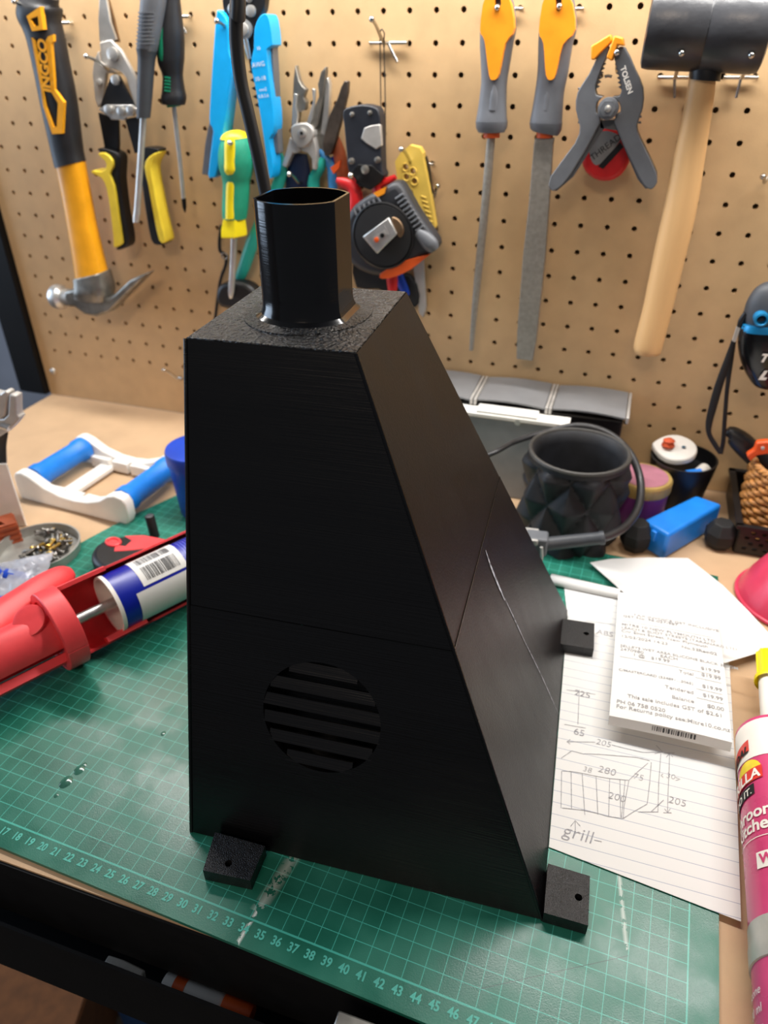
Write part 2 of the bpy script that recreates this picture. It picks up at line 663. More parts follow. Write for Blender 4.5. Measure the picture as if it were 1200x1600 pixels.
poly = [(-1.5, -1.5), (58.5, -1.5), (58.7, 42.2), (6.0, 42.4), (1.9, 32.2), (0.4, 27.0), (-1.5, 20)]
cm = mk('cutting_mat', prism([Vector((u * .01, v * .01, 0.0003)) for u, v in poly], (0, 0, 0.0027)), mat_material(), loc=(0, 0, 0))
cm.location = (MATL.x, MATL.y, 0)
cm.rotation_euler = (0, 0, MROT)
tag(cm, 'green cutting mat printed with a teal centimetre grid and numbers', 'cutting mat')
M_TEALINK = mat('teal_ink', '4fb5a5', 0.5, vary=0.06)
geo = [text_geo(str(i), 0.0068, (0, 0, 0), (1, 0, 0), (0, 1, 0), bold=0.0002, wrap=lambda a_, b_, i=i: Vector((i * 0.01 + a_ * 0.86, -0.0060 + b_, 0.0032))) for i in range(1, 57)]
nums = mk('printed_numbers', geo, M_TEALINK, loc=(0, 0, 0), smooth=0)
nums.parent = cm
nums.location = (0, 0, 0)
M_GLUE = mat('dried_clear_glue', '3b6f60', 0.12, vary=0.2, vscale=150)
for (x, y, r) in ((103, 1222, 0.0052), (124, 1203, 0.0044), (88, 1243, 0.0020), (131, 1196, .0025), (255, 1146, 0.0022)):
    P = at_z(x, y, 0.003)
    V, F = lathe([(r, 0), (r * .8, r * .07), (r * .35, r * .11), (0.0001, r * .12)], P, (0, 0, 1), 14, sx=1.0, sy=0.75)
    g = mk('glue_blob', (V, F), M_GLUE, loc=(0, 0, 0), smooth=80)
    g.parent = cm
    g.matrix_parent_inverse = (Matrix.Translation(cm.location) @ Matrix.Rotation(MROT, 4, 'Z')).inverted()

# ------------------------------------------------------------------ the printed hood
HO = Vector((-0.1279, -0.5385, 0.0034))
HD = Vector((0.99818, 0.06035, 0))
HB = Vector((-0.06035, 0.99818, 0))
HH = 0.287


def H(x, y, z):
    return HO + HD * x + HB * y + Vector((0, 0, z))


def hood_material(name, col, rough, stretch, bump, bscale=900):
    return mat(name, col, rough, vary=0.25, vscale=30, bump=bump, bscale=bscale, stretch=stretch, spec=0.5)


def aniso(m, amount, rot=0.0):
    nt = m.node_tree
    t = nt.nodes.new('ShaderNodeTangent')
    t.direction_type = 'RADIAL'
    t.axis = 'Z'
    b = nt.nodes['Principled BSDF']
    nt.links.new(t.outputs[0], b.inputs['Tangent'])
    b.inputs['Anisotropic'].default_value = amount
    b.inputs['Anisotropic Rotation'].default_value = rot
    return m


M_HOOD = hood_material('black_printed_plastic', '08080a', 0.26, (0.01, 0.01, 1.0), 0.20, 1600)
M_HOOD.node_tree.nodes['Principled BSDF'].inputs['IOR'].default_value = 1.45
M_HOOD.node_tree.nodes['Principled BSDF'].inputs['Specular IOR Level'].default_value = 0.5
M_HOODT = mat('black_printed_rough_top', '141416', 0.34, vary=0.5, vscale=500, bump=1.0, bscale=420, bdist=0.004)
M_TAB = mat('black_printed_tab', '141416', 0.40, vary=0.4, vscale=300, bump=0.6, bscale=1300)
hood = thing('printed_hood', 'tall black printed fan hood with a slatted round grill and a pipe on top', 'hood', (HO.x + 0.1, HO.y + 0.14, 0.0034))
B4 = [(0, 0), (0.2150, 0), (0.2150, 0.2709), (0, 0.2709)]
T4 = [(0.0003, 0.0845), (0.0897, 0.0845), (0.0897, 0.1886), (0.0003, 0.1886)]
SEAM = 0.1470


def ring(z, off=0.0):
    t = z / HH
    q = [(lerp(b[0], a[0], t), lerp(b[1], a[1], t)) for b, a in zip(B4, T4)]
    sg = ((-1, -1), (1, -1), (1, 1), (-1, 1))
    return [H(x + s[0] * off, y + s[1] * off, z) for (x, y), s in zip(q, sg)]


# lower shell: three plain walls and a front wall with a round opening
GC = (0.0806, 0.0945)
GR = 0.0345
up_f = (H(0, 0.0845, HH) - H(0, 0, 0)).normalized()
nf = HD.cross(up_f).normalized()
GO = H(GC[0], GC[1] / HH * 0.0845, GC[1])


def lower_shell():
    r0, r1 = ring(0.0), ring(SEAM)
    V = r0 + r1
    F = [(1, 2, 6, 5), (2, 3, 7, 6), (3, 0, 4, 7)]
    n = 64
    c = []
    # front polygon in the plane frame (HD, up_f) about GO
    P2 = [((v - GO).dot(HD), (v - GO).dot(up_f)) for v in (r0[0], r0[1], r1[1], r1[0])]
    angs = [2 * PI * i / n for i in range(n)]
    for a in [math.atan2(y, x) % (2 * PI) for x, y in P2]:
        j = min(range(n), key=lambda i: abs((angs[i] - a + PI) % (2 * PI) - PI))
        angs[j] = a
    inner, outer = [], []
    for a in angs:
        dx, dy = math.cos(a), math.sin(a)
        best = 1e9
        for k in range(4):
            (x0, y0), (x1, y1) = P2[k], P2[(k + 1) % 4]
            den = dx * (y1 - y0) - dy * (x1 - x0)
            if abs(den) < 1e-12:
                continue
            t = (x0 * (y1 - y0) - y0 * (x1 - x0)) / den
            s = (x0 * dy - y0 * dx) / den
            if t > 0 and -1e-6 <= s <= 1 + 1e-6:
                best = min(best, t)
        inner.append(GO + HD * (dx * GR) + up_f * (dy * GR))
        outer.append(GO + HD * (dx * best) + up_f * (dy * best))
    o = len(V)
    V = V + inner + outer + [p - nf * 0.004 for p in inner]
    for i in range(n):
        j = (i + 1) % n
        F.append((o + i, o + j, o + n + j, o + n + i))
        F.append((o + j, o + i, o + 2 * n + i, o + 2 * n + j))
    return V, F


ls = mk('lower_shell', lower_shell(), M_HOOD, hood, smooth=0)
M_HOODS = mat('black_printed_brushed_side', '08080a', 0.42, vary=0.3, vscale=60, bump=0.25, bscale=1200, stretch=(1, 1, 0.03), spec=0.5)
M_HOODS.node_tree.nodes['Principled BSDF'].inputs['IOR'].default_value = 1.45


def side_finish(o):
    # the sloping side has its own brushed finish
    o.data.materials.append(M_HOODS)
    for p in o.data.polygons:
        if p.normal.dot(HD) > 0.7:
            p.material_index = 1


side_finish(ls)
r1, r2 = ring(SEAM, -0.0003), ring(HH)
us = mk('upper_shell', (r1 + r2, [(0, 1, 5, 4), (1, 2, 6, 5), (2, 3, 7, 6), (3, 0, 4, 7)]), M_HOOD, hood, smooth=0)
side_finish(us)
mk('top_plate', hexa([p + Vector((0, 0, -0.004)) for p in ring(HH, -0.0006)], [p + Vector((0, 0, 0.0006)) for p in ring(HH, -0.0004)]), M_HOODT, hood, bevel=0.0006)
# raised edge beads along the sloping front corners
for k in (0, 1):
    a, b = ring(0.0)[k], ring(HH)[k]
    mk('corner_bead', tube([a, b], 0.0011, 8), M_HOOD, hood)
mk('seam_bead', tube([*ring(SEAM, 0.0000)], 0.00035, 6, closed=True), M_HOOD, hood)
# grill: cavity and louvers
mk('grill_cavity', lathe([(GR + 0.001, 0), (GR + 0.001, 0.018), (0.0001, 0.0181)], GO - nf * 0.003, -nf, 40, cap=False), M_HOOD, hood)
NS = 6
for i in range(NS):
    t = -GR + 2 * GR * (i + 0.5) / NS
    hw = math.sqrt(max(1e-8, GR * GR - t * t)) + 0.0006
    c = GO + up_f * t - nf * 0.0014
    sl = (up_f * 0.96 - nf * 0.22).normalized()
    sn = sl.cross(HD)
    q = [c + HD * sx * hw + sl * sy * 0.0034 + sn * sz * 0.0008 for sz in (-1, 1) for sx, sy in ((-1, -1), (1, -1), (1, 1), (-1, 1))]
    mk('louver', hexa(q[:4], q[4:]), M_HOOD, hood, smooth=0)
# flange and pipe on top
PC = (0.0472, 0.1372)
fl_ = [(0.0300, 0.0), (0.0300, 0.0014), (0.0292, 0.0018), (0.020, 0.0018)]
M_FLAN = mat('rough_printed_flange', '141416', 0.34, vary=0.5, vscale=500, bump=1.0, bscale=520, bdist=0.004)
mk('flange', lathe([(0.0345, 0.0005), (0.0343, 0.0013), (0.020, 0.0016)], H(PC[0], PC[1], HH), (0, 0, 1), 48, sx=1.12), M_FLAN, hood)


def pipe_prof(r, fx, n=72):
    P = []
    for i in range(n):
        a = 2 * PI * i / n
        x, y = r * math.cos(a), r * math.sin(a)
        # flats on both x sides, corners kept a little round
        x = max(-fx, min(fx, x))
        P.append((x, y))
    return P


def pipe():
    levels = [(0.0290, 0.0255, 0.0014), (0.0262, 0.0228, 0.0032), (0.0250, 0.0217, 0.0062), (0.0246, 0.0213, 0.012), (0.0246, 0.0213, 0.0600), (0.0232, 0.0199, 0.0600), (0.0232, 0.0199, 0.001)]
    V, F = [], []
    n = 72
    for r, fx, z in levels:
        for x, y in pipe_prof(r, fx, n):
            V.append(H(PC[0] + x, PC[1] + y, HH + z))
    for k in range(len(levels) - 1):
        for i in range(n):
            j = (i + 1) % n
            F.append((k * n + i, k * n + j, (k + 1) * n + j, (k + 1) * n + i))
    return V, F


M_PIPE = mat('black_glossy_print', '09090b', 0.14, vary=0.2, vscale=30, bump=0.05, bscale=1500, stretch=(0.02, 0.02, 1))
mk('pipe', pipe(), M_PIPE, hood, smooth=25)
# three mounting tabs with screw holes


def tab(pts, m, hole):
    q = [Vector((p.x, p.y, 0.0034)) for p in pts]
    c_ = Vector((hole.x, hole.y, 0.0034))
    ring_ = [c_ + Vector((0.0021 * math.cos(2 * PI * i / 16), 0.0021 * math.sin(2 * PI * i / 16), 0)) for i in range(16)]
    mk('mounting_tab', holed(q, [ring_], (0, 0, 0.0093)), m, hood, smooth=0)


tab([at_z(*q, 0.0127) for q in ((317, 1360), (391, 1376), (414, 1322), (336, 1300))], M_TAB, at_z(357, 1349, 0.0127))
tab([at_z(*q, 0.0127) for q in ((850, 1426), (919, 1446), (922, 1369), (856, 1349))], M_TAB, at_z(904, 1402, 0.0127))
tab([at_z(*q, 0.0127) for q in ((876, 1006), (928, 1014), (929, 974), (876, 966))], M_TAB, at_z(916, 990, 0.0127))

# pale scuffs on the sloping side
nr = (H(0.215, 0.2709, 0) - H(0.215, 0, 0)).cross(H(0.0897, 0.0845, HH) - H(0.215, 0, 0)).normalized()
M_SCUFF = mat('pale_scuff', 'b4b8c2', 0.6, vary=0.45, vscale=400)
for pts, wd in (([(758, 860, .3), (766, 885, 1.0), (778, 915, 1.0), (788, 938, .5)], 0.0028), ([(788, 935, .5), (802, 965, .8), (818, 1000, .5), (845, 1055, .5), (874, 1120, .2)], 0.0016)):
    V, F = [], []
    for i, (x, y, k_) in enumerate(pts):
        p_ = at_plane(x, y, H(0.215, 0, 0), nr) + nr * 0.0004
        a_, b_ = pts[max(0, i - 1)], pts[min(len(pts) - 1, i + 1)]
        t_ = (at_plane(b_[0], b_[1], H(0.215, 0, 0), nr) - at_plane(a_[0], a_[1], H(0.215, 0, 0), nr)).normalized()
        s_ = nr.cross(t_) * (wd * k_ / 2)
        V += [p_ + s_, p_ - s_]
        if i:
            F.append((2 * i - 2, 2 * i - 1, 2 * i + 1, 2 * i))
    mk('scuff_mark', (V, F), M_SCUFF, hood, smooth=0)
# ------------------------------------------------------------------ peg hooks


def hook(base, tip, L, label, bar=True, leg=None, barw=0.011):
    """zinc wire hook: a prong from the board to its ball tip, a cross bar let into two holes, a short leg below"""
    A = at_y(*base, -0.005)
    B = at_y(*tip, -L)
    mid = lerp(A, B, 0.35)
    mid.z -= 0.004
    g = [tube([A, mid, lerp(A, B, 0.75), B], 0.0016, 8, k=4), lathe([(0.0006, -0.0024), (0.0022, -0.0012), (0.0026, 0), (0.0022, 0.0014), (0.0006, 0.0026)], B, B - A, 12)]
    if bar:
        g.append(tube([A + Vector((-barw, 0.012, 0)), A + Vector((-barw, 0.001, 0)), A + Vector((barw, 0.001, 0)), A + Vector((barw, 0.012, 0))], 0.0016, 8))
    if leg:
        g.append(tube([A, at_y(*leg, -0.004)], 0.0013, 8))
    o = mk('pegboard_hook', g, M_WIRE, smooth=60)
    return tag(o, label, 'hook', 'wire hooks on the pegboard')


hook((92, 36), (22, 2), 0.055, 'wire peg hook through the claw hammer handle', leg=(100, 61), barw=0.0125)
hook((192, 113), (135, 88), 0.05, 'wire peg hook holding the yellow handled tin snips')
hook((278, 26), (232, 8), 0.045, 'wire peg hook behind the black and green screwdriver', leg=(291, 52))
hook((384, 62), (339, 33), 0.05, 'wire peg hook holding the cyan wire strippers')
hook((606, 67), (581, 30), 0.055, 'wire peg hook with a thin cord loop hung on it', leg=(621, 97), barw=0.0175)
hook((381, 228), (359, 223), 0.06, 'wire peg hook through the green and yellow screwdriver handle')
hook((475, 283), (452, 272), 0.05, 'wire peg hook holding the teal handled pliers')
hook((567, 282), (548, 274), 0.065, 'wire peg hook beside the red crimper handles')
hook((652, 256), (627, 233), 0.055, 'wire peg hook through the yellow pocket tool', barw=0.0155)
hook((788, 14), (777, 12), 0.045, 'wire peg hook through the round file handle', barw=0.015)
hook((882, 14), (874, 10), 0.045, 'wire peg hook through the flat file handle', barw=0.015)
hook((966, 112), (964, 82), 0.06, 'wire peg hook gripped by the spring clamp', bar=False)
hook((1054, 121), (1065, 83), 0.075, 'wire peg hook under the mallet head at its scratched end', leg=(1054, 153), barw=0.0125)
hook((1158, 121), (1174, 86), 0.075, 'wire peg hook under the mallet head beside the hanging black case', leg=(1150, 153), barw=0.0125)
hook((1199, 277), (1192, 276), 0.02, 'empty wire peg hook above the black case', bar=False)
hook((287, 592), (256, 578), 0.03, 'low empty wire peg hook beside the hood', barw=0.008)
hook((677, 304), (684, 291), 0.02, 'small wire peg hook beside the yellow pocket tool', bar=False)


hook((1218, 492), (1218, 486), 0.045, 'wire peg hook carrying the glossy black case from behind', barw=0.0125)


def base_of(pts, Y):
    return at_y(*pts, Y)


# ------------------------------------------------------------------ claw hammer
Y = -0.034
t = thing('claw_hammer', 'claw hammer with yellow shaft and black grip hanging upside down', 'hammer', at_y(150, 480, Y))
mk('shaft', psweep([(109, 250, 18.5), (119, 300, 18), (128, 350, 18), (137, 395, 19), (144, 432, 20.5)], Y, 0.72, 20, e=3.0), M_YEL, t)
grip = mk('grip', psweep([(70, -10, 21), (62, 6, 27), (62, 22, 28.5), (66, 40, 24.5), (72, 62, 23.5), (82, 110, 23), (91, 155, 23), (99, 200, 21.5), (106, 240, 19.8), (110, 257, 19.6)], Y, 0.78, 22, e=2.6), M_GRIP, t)
mk('grip_end_insert', holed([at_y(*v, Y - 0.0185) for v in T(0, 0, .25)([(165, 100), (250, 40), (268, 185), (200, 195)])], [[at_y(*v, Y - 0.0185) for v in T(0, 0, .25)([(188, 118), (236, 100), (243, 160), (217, 165)])]], (0, 0.006, 0)), M_YEL, grip, smooth=0)
trim = [(195, 235), (215, 250), (268, 560), (285, 660), (335, 795), (355, 790), (362, 645), (320, 575), (285, 255), (300, 228), (330, 215), (333, 258), (318, 275), (340, 560), (398, 640), (388, 835), (325, 838), (268, 660), (255, 560)]
mk('grip_trim', pslab(T(0, 0, .25)(trim), Y - 0.0165, 0.004), M_YEL, grip)
O1, O2 = at_y(73.5, 135, Y - 0.0172), at_y(66.5, 70, Y - 0.0172)
uxx = (O2 - O1).normalized()
mk('lettering', text_geo('INGCO', 0.0140, (O1 + O2) / 2, uxx, Vector((0, -1, 0)).cross(uxx), bold=0.0006, up=0.0004), M_YEL, grip, smooth=0)
hd = T(0, 350, 1 / 3)
sock = mk('socket', psweep([(143.5, 428, 21.5), (146, 440, 22.5), (148, 455, 24), (147, 466, 23)], Y, 0.8, 18, e=4), M_STEELD, t, bevel=0.001)
mk('head', pslab(hd([(362, 300), (330, 312), (300, 315), (295, 385), (345, 388), (395, 425), (450, 437), (512, 415), (592, 332), (688, 232), (605, 262), (535, 328), (500, 350), (430, 340)]), Y - 0.010, 0.020), M_STEELD, t, bevel=0.003, seg=3)
a, b = at_y(112, 466, Y), at_y(75, 462, Y)
mk('striking_face', lathe([(0.0105, 0), (0.0105, 0.010), (0.0145, 0.014), (0.0148, 0.022), (0.0135, 0.0245)], a, b - a, 22), M_STEEL, t)

# ------------------------------------------------------------------ tin snips
Y = -0.022
t = thing('tin_snips', 'tin snips with yellow and black handles and grey riveted jaws', 'tin snips', at_y(200, 388, Y))
q = T(0, 0, .25)
mk('blade', pslab([(157, -44), (161, -30), (165, -6), (172, 35), (181, 62), (160, 68), (155, 64), (153, 30)], Y - 0.003, 0.004), M_STEEL, t, bevel=0.0008)
mk('blade', pslab([(158, -42), (167, -8), (178, 32), (186, 66), (174, 66)], Y + 0.002, 0.003), M_TAN, t)
mk('jaw_plate', pslab([(155, 66), (172, 62), (188, 78), (203, 105), (213, 125), (217, 160), (214, 176), (206, 152), (197, 122), (189, 112), (170, 106), (158, 95)], Y - 0.006, 0.005), M_SATIN, t, bevel=0.001)
mk('jaw_plate', pslab([(153, 80), (146, 95), (144, 115), (148, 155), (153, 168), (160, 160), (163, 135), (166, 115), (182, 113), (170, 106), (157, 96)], Y - 0.002, 0.005), M_SATIN, t, bevel=0.001)
mk('pivot_bolt', pdisc(175, 85, 9, Y - 0.009, 0.005), M_STEEL, t)
mk('centre_plate', pslab([(173, 119), (179, 116), (186, 119), (206, 158), (214, 172), (190, 176), (156, 170), (160, 155)], Y - 0.008, 0.003), M_BLK, t)
lk = mk('link_plate', pslab([(153, 171), (165, 164), (205, 164), (215, 172), (206, 182), (195, 184), (194, 188), (173, 187), (171, 183)], Y - 0.012, 0.004), M_STEEL, t, bevel=0.0005)
for x, y, r in ((168, 171, 6), (188, 174, 6), (203, 172, 6)):
    mk('rivet', pdisc(x, y, r, Y - 0.015, 0.004), M_STEEL, lk)
mk('rivet', pdisc(179, 125, 6.5, Y - 0.011, 0.004), M_STEEL, t)
mk('rivet', pdisc(154, 129, 4.5, Y - 0.0045, 0.003), M_SATIN, t)
for nm, arm, blk, yel in (
    ('handle', [(153, 176), (184, 186), (185, 225), (184, 244), (164, 236)],
     [(150, 233), (165, 233), (184, 240), (187, 255), (186, 280), (192, 330), (198, 360), (200, 382), (192, 389), (180, 391), (184, 380), (184, 368), (178, 330), (172, 292), (165, 272), (170, 262), (168, 250)],
     [(152, 241), (163, 239), (175, 250), (176, 262), (171, 272), (178, 290), (184, 330), (190, 372), (190, 382), (178, 387), (177, 375), (172, 330), (166, 295), (158, 278), (143, 271), (144, 266), (158, 268), (165, 262), (164, 252)]),
    ('handle', [(195, 186), (215, 182), (224, 234), (210, 240)],
     [(222, 231), (243, 232), (247, 237), (234, 247), (230, 258), (235, 290), (243, 340), (250, 370), (258, 381), (245, 383), (236, 375), (228, 335), (222, 290), (217, 245)],
     [(246, 238), (240, 250), (236, 262), (240, 290), (250, 340), (258, 372), (257, 380), (248, 376), (240, 340), (231, 290), (225, 260), (232, 245)])):
    mk('handle_arm', pslab(arm, Y - 0.004, 0.004), M_BLK, t, bevel=0.0006)
    h = mk(nm, pslab(smooth_path(blk, 2, True), Y - 0.010, 0.016), M_BLK, t, bevel=0.003, seg=3)
    mk('yellow_grip', pslab(smooth_path(yel, 2, True), Y - 0.013, 0.019), M_YEL2, h, bevel=0.0022, seg=3)
P = at_y(204, 366, Y)
mk('latch_ring', tube([P + Vector((0.003 * math.cos(a), 0, 0.003 * math.sin(a))) for a in [2 * PI * i / 12 for i in range(12)]], 0.0009, 6, closed=True), M_BLK, t)

# ------------------------------------------------------------------ screwdrivers
Y = -0.040
t = thing('screwdriver', 'slotted screwdriver with a long grey handle in front of the tin snips', 'screwdriver', at_y(213, 347, Y))
h = mk('handle', psweep([(241, -14, 17), (238, 20, 16.5), (233, 62, 15), (230, 78, 14.2)], Y, 0.95, 14, e=2.6), M_GREYP, t)
for i in range(9):
    y = 20 + i * 6
    mk('grip_rib', psweep([(237 - i * .7, y - 1.0, 17.2 - i * .2), (237 - i * .7, y + 1.0, 17.2 - i * .2)], Y, 0.95, 14, k=0, e=2.6), M_GREYP, h)
mk('collar', psweep([(230, 76, 15), (229.5, 86, 13), (228.5, 100, 11.8), (226, 150, 10.6), (224, 184, 9.4)], Y, 1.0, 16), M_GREYD, t)
mk('blade', psweep([(224, 182, 4.8), (219, 260, 4.6), (214.5, 325, 4.6), (213.8, 334, 5.2), (212.5, 347, 4.6)], Y, 0.8, 10, k=2), M_STEEL, t)
Y = -0.026
t = thing('screwdriver', 'cross tip screwdriver with a black and green waisted handle', 'screwdriver', at_y(289, 330, Y))
h = mk('handle', psweep([(268, -14, 11), (267.5, 5, 13), (267, 30, 16), (267, 60, 18.5), (267, 92, 18.5), (269, 108, 15.5), (270, 120, 14), (271, 140, 15.5), (271.5, 153, 17.5), (271, 163, 16)], Y, 0.95, 20), M_GRIP, t)
mk('green_inlay', psweep([(258, 30, 3), (256, 55, 6.5), (256, 80, 8), (257, 96, 6.5), (259, 105, 2)], Y - 0.0090, 0.7, 12), M_GRND, h)
for i in range(5):
    mk('green_rib', psweep([(257, 121 + i * 5.2, 1.5), (266, 122 + i * 5.2, 1.5)], Y - 0.0110, 0.7, 8, k=0), M_GRND, h)
mk('collar', psweep([(271, 162, 10), (271.5, 167, 9)], Y, 1, 14, k=0), M_GRND, t)
s = mk('shank', psweep([(272, 166, 3.3), (281, 250, 3.0), (287, 312, 2.8)], Y, 1, 10, k=0), M_STEEL, t)
mk('tip', psweep([(287, 310, 3.2), (288.3, 323, 3.0), (289.2, 332, 0.8)], Y, 1, 8, k=0), M_BLKS, t)

# ------------------------------------------------------------------ wire strippers
Y = -0.026
q = T(280, 0, .25)
t = thing('wire_strippers', 'wire strippers with two long cyan handles and a black head', 'wire strippers', at_y(378, 278, Y))
bd = mk('head', pslab([(346, -14), (416, -14), (412, 16), (402, 34), (397, 60), (397, 95), (391, 112), (388, 94), (384, 74), (372, 62), (364, 68), (358, 45), (348, 12)], Y - 0.006, 0.010), M_BLK, t, bevel=0.001)
mk('jaw', pslab([(352, -14), (377, -14), (378, -45), (372, -72), (362, -70), (353, -42)], Y - 0.004, 0.006), M_STEELD, t, bevel=0.001)
mk('jaw', pslab([(383, -14), (410, -14), (408, -44), (398, -70), (388, -72), (382, -45)], Y - 0.004, 0.006), M_STEELD, t, bevel=0.001)
for x, y, r in ((391, 17, 8), (362, 14, 7), (388, -2, 5)):
    mk('bolt', pdisc(x, y, r, Y - 0.0085, 0.004), M_STEEL, bd)
mk('spring_cup', pdisc(381, 46, 13, Y - 0.0085, 0.003), M_STEEL, bd)
mk('spring_cup_core', pdisc(379, 46, 8.5, Y - 0.011, 0.004), M_SATIN, bd)
mk('stop_lever', psweep([(383, 60, 4), (387, 78, 3.6), (390, 92, 2.4)], Y - 0.008, 0.5, 10, k=2), M_STEEL, bd)
for S, out, gry in (
    (-1, [(245, 63), (230, 85), (215, 270), (190, 650), (188, 780), (210, 822), (178, 1090), (203, 1112), (230, 1102), (250, 1000), (270, 880), (310, 560), (328, 450), (327, 370), (310, 320), (307, 190), (292, 110)],
     [(190, 760), (212, 815), (195, 1000), (180, 1098), (140, 1090), (160, 900), (178, 800)]),
    (1, [(535, 86), (500, 108), (470, 180), (466, 300), (448, 395), (470, 520), (500, 680), (530, 880), (558, 1080), (570, 1118), (582, 1080), (582, 990), (562, 870), (588, 830), (588, 700), (562, 500), (545, 310), (582, 282), (562, 120)],
     [(545, 310), (585, 285), (600, 560), (622, 960), (588, 960), (562, 870), (588, 830), (588, 700)])):
    h = mk('handle', pslab(smooth_path(q(out), 2, True), Y - 0.013, 0.020), M_BLUE, t, bevel=0.0035, seg=3)
    mk('grey_rib', pslab(q(gry), Y - 0.004, 0.012), M_GREYP, h, bevel=0.001)
mk('lettering', [text_geo(s_, z_, at_y(x_, y_, Y - 0.0131), (1, 0, 0.12), (-0.12, 0, 1), up=0.0003) for s_, z_, x_, y_ in (('10', .004, 404, 76), ('AWG', .0055, 404, 101), ('10-18', .005, 407, 123), ('mm2', .004, 411, 140), ('0.8-2.6', .004, 412, 150))], M_WHITE, t, smooth=0)
for S in (-1, 1):
    for i in range(5):
        y = 112 + i * 13
        x = 360 - i * 1.9 if S < 0 else 395 + i * 2.3
        mk('stripping_notch', pslab([(x, y - 4), (x - S * 7, y), (x, y + 4)], Y - 0.004, 0.006), M_BLK, t)

# ------------------------------------------------------------------ green and yellow screwdriver
Y = -0.034
t = thing('stubby_screwdriver', 'screwdriver with a ribbed green and yellow handle hanging beside the pipe', 'screwdriver', at_y(361, 465, Y))
h = mk('handle', psweep([(366, 205, 9), (366.5, 211, 17), (368, 230, 23.5), (369, 252, 25), (370, 270, 22.5), (369.5, 284, 19.5), (369, 300, 19), (367.5, 325, 18.5), (366.5, 341, 17)], Y, 0.95, 24), M_GRN, t)
mk('end_cap', psweep([(366, 203.5, 6), (366.2, 207, 14), (366.5, 212, 18.6), (366.7, 216, 20.2)], Y, 0.97, 24), M_YEL3, h)
mk('yellow_inlay', psweep([(359, 216, 6), (359, 225, 8), (359, 250, 8), (359, 266, 8), (359.5, 273, 4)], Y - 0.0155, 0.55, 14), M_YEL3, h)
mk('yellow_inlay', psweep([(361, 282, 4), (360.5, 288, 6.5), (359.5, 315, 6.5), (359, 342, 6.5)], Y - 0.0118, 0.55, 14), M_YEL3, h)
mk('collar', psweep([(366.5, 336, 16.2), (366, 345, 17.5), (365.5, 360, 20), (365.5, 367, 20), (365.5, 369, 17)], Y, 1, 6, k=0), M_YEL3, t)
mk('shank', psweep([(366, 369, 5), (365, 390, 4.4), (363, 430, 4.4), (361.5, 456, 4.6), (361, 466, 2.2)], Y, 1, 10, k=2), M_STEEL, t)

# black loupe on a strap below it
Y = -0.016
t = thing('black_loupe', 'round black eyepiece on a thin strap hanging below the stubby screwdriver', 'loupe', at_y(368, 485, Y))
mk('eyepiece', pslab(smooth_path([(336, 462), (342, 446), (362, 441), (384, 445), (398, 458), (396, 474), (380, 484), (356, 484), (341, 478)], 3, True), Y - 0.014, 0.020), M_BLK, t, bevel=0.005, seg=3)
st_ = [at_y(*q_, -0.008) for q_ in ((346, 352), (343, 375), (344, 392), (352, 398), (353, 412), (345, 436), (341, 460), (336, 500))]
mk('strap', tube(st_, 0.0019, 8, k=4), M_BLKM, t)
P = at_y(351, 400, -0.011)
mk('strap_clip', tube([P + Vector((0.0035 * math.cos(a), 0, 0.0035 * math.sin(a))) for a in [2 * PI * i / 12 for i in range(12)]], 0.0009, 6, closed=True), M_STEELD, t)

# ------------------------------------------------------------------ pliers
Y = -0.0135
t = thing('long_nose_pliers', 'silver combination pliers with teal handles hanging behind the pipe', 'pliers', at_y(450, 440, Y))
mk('jaw', pslab([(461, 101), (458, 125), (457, 158), (455, 197), (464, 199), (467, 175), (477, 172), (478, 160), (474, 152), (478, 140), (472, 134), (467, 126)], Y - 0.005, 0.008), M_STEELD, t, bevel=0.001)
mk('jaw', pslab([(508, 104), (501, 113), (496, 132), (498, 150), (488, 176), (482, 193), (490, 207), (496, 195), (504, 148), (508.5, 114)], Y - 0.005, 0.008), M_STEELD, t, bevel=0.001)
mk('jaw_edge', pslab([(459, 146), (464, 148), (462, 165), (465, 180), (463, 196), (456, 196), (457, 165)], Y - 0.008, 0.004), M_STEEL, t, bevel=0.0005)
mk('jaw_edge', pslab([(487, 138), (492, 140), (491, 160), (488, 186), (482, 198), (478, 194), (484, 176), (489, 158)], Y - 0.008, 0.004), M_STEEL, t, bevel=0.0005)
mk('pivot_body', pslab(smooth_path([(455, 198), (464, 193), (480, 193), (489, 203), (489, 216), (482, 226), (470, 232), (458, 222), (454, 210)], 3, True), Y - 0.010, 0.012), M_SATIN, t, bevel=0.0015)
mk('pivot_pin', pdisc(471, 208, 6.5, Y - 0.0125, 0.004), M_STEEL, t)
mk('pivot_dot', pdisc(471, 208, 2.5, Y - 0.0135, 0.002), M_BLKS, t)
mk('arm', pslab([(453, 214), (464, 226), (470, 234), (463, 240), (457, 239), (453, 248), (447, 262), (440, 259), (446, 238)], Y - 0.008, 0.009), M_SATIN, t, bevel=0.001)
mk('arm', pslab([(478, 226), (490, 214), (494, 232), (495, 250), (494, 266), (487, 264), (487, 249), (481, 240), (472, 236), (470, 232)], Y - 0.008, 0.009), M_SATIN, t, bevel=0.001)
mk('handle', psweep([(436, 240, 5), (440, 262, 8.5), (434, 290, 9.5), (414, 335, 10), (396, 375, 10), (384, 410, 9.5), (376, 432, 8), (372, 440, 4)], Y, 0.8, 16), M_TEAL, t)
mk('handle', psweep([(506, 247, 5), (500, 262, 8.5), (490, 285, 9), (497, 330, 10), (512, 380, 10), (525, 425, 8)], Y, 0.8, 16), M_TEAL, t)
mk('dark_insert', psweep([(470, 240, 10), (467, 262, 17), (465, 300, 20)], Y + 0.003, 0.2, 12), mat('navy_plastic', '0d2148', 0.5), t)
Y = -0.0075
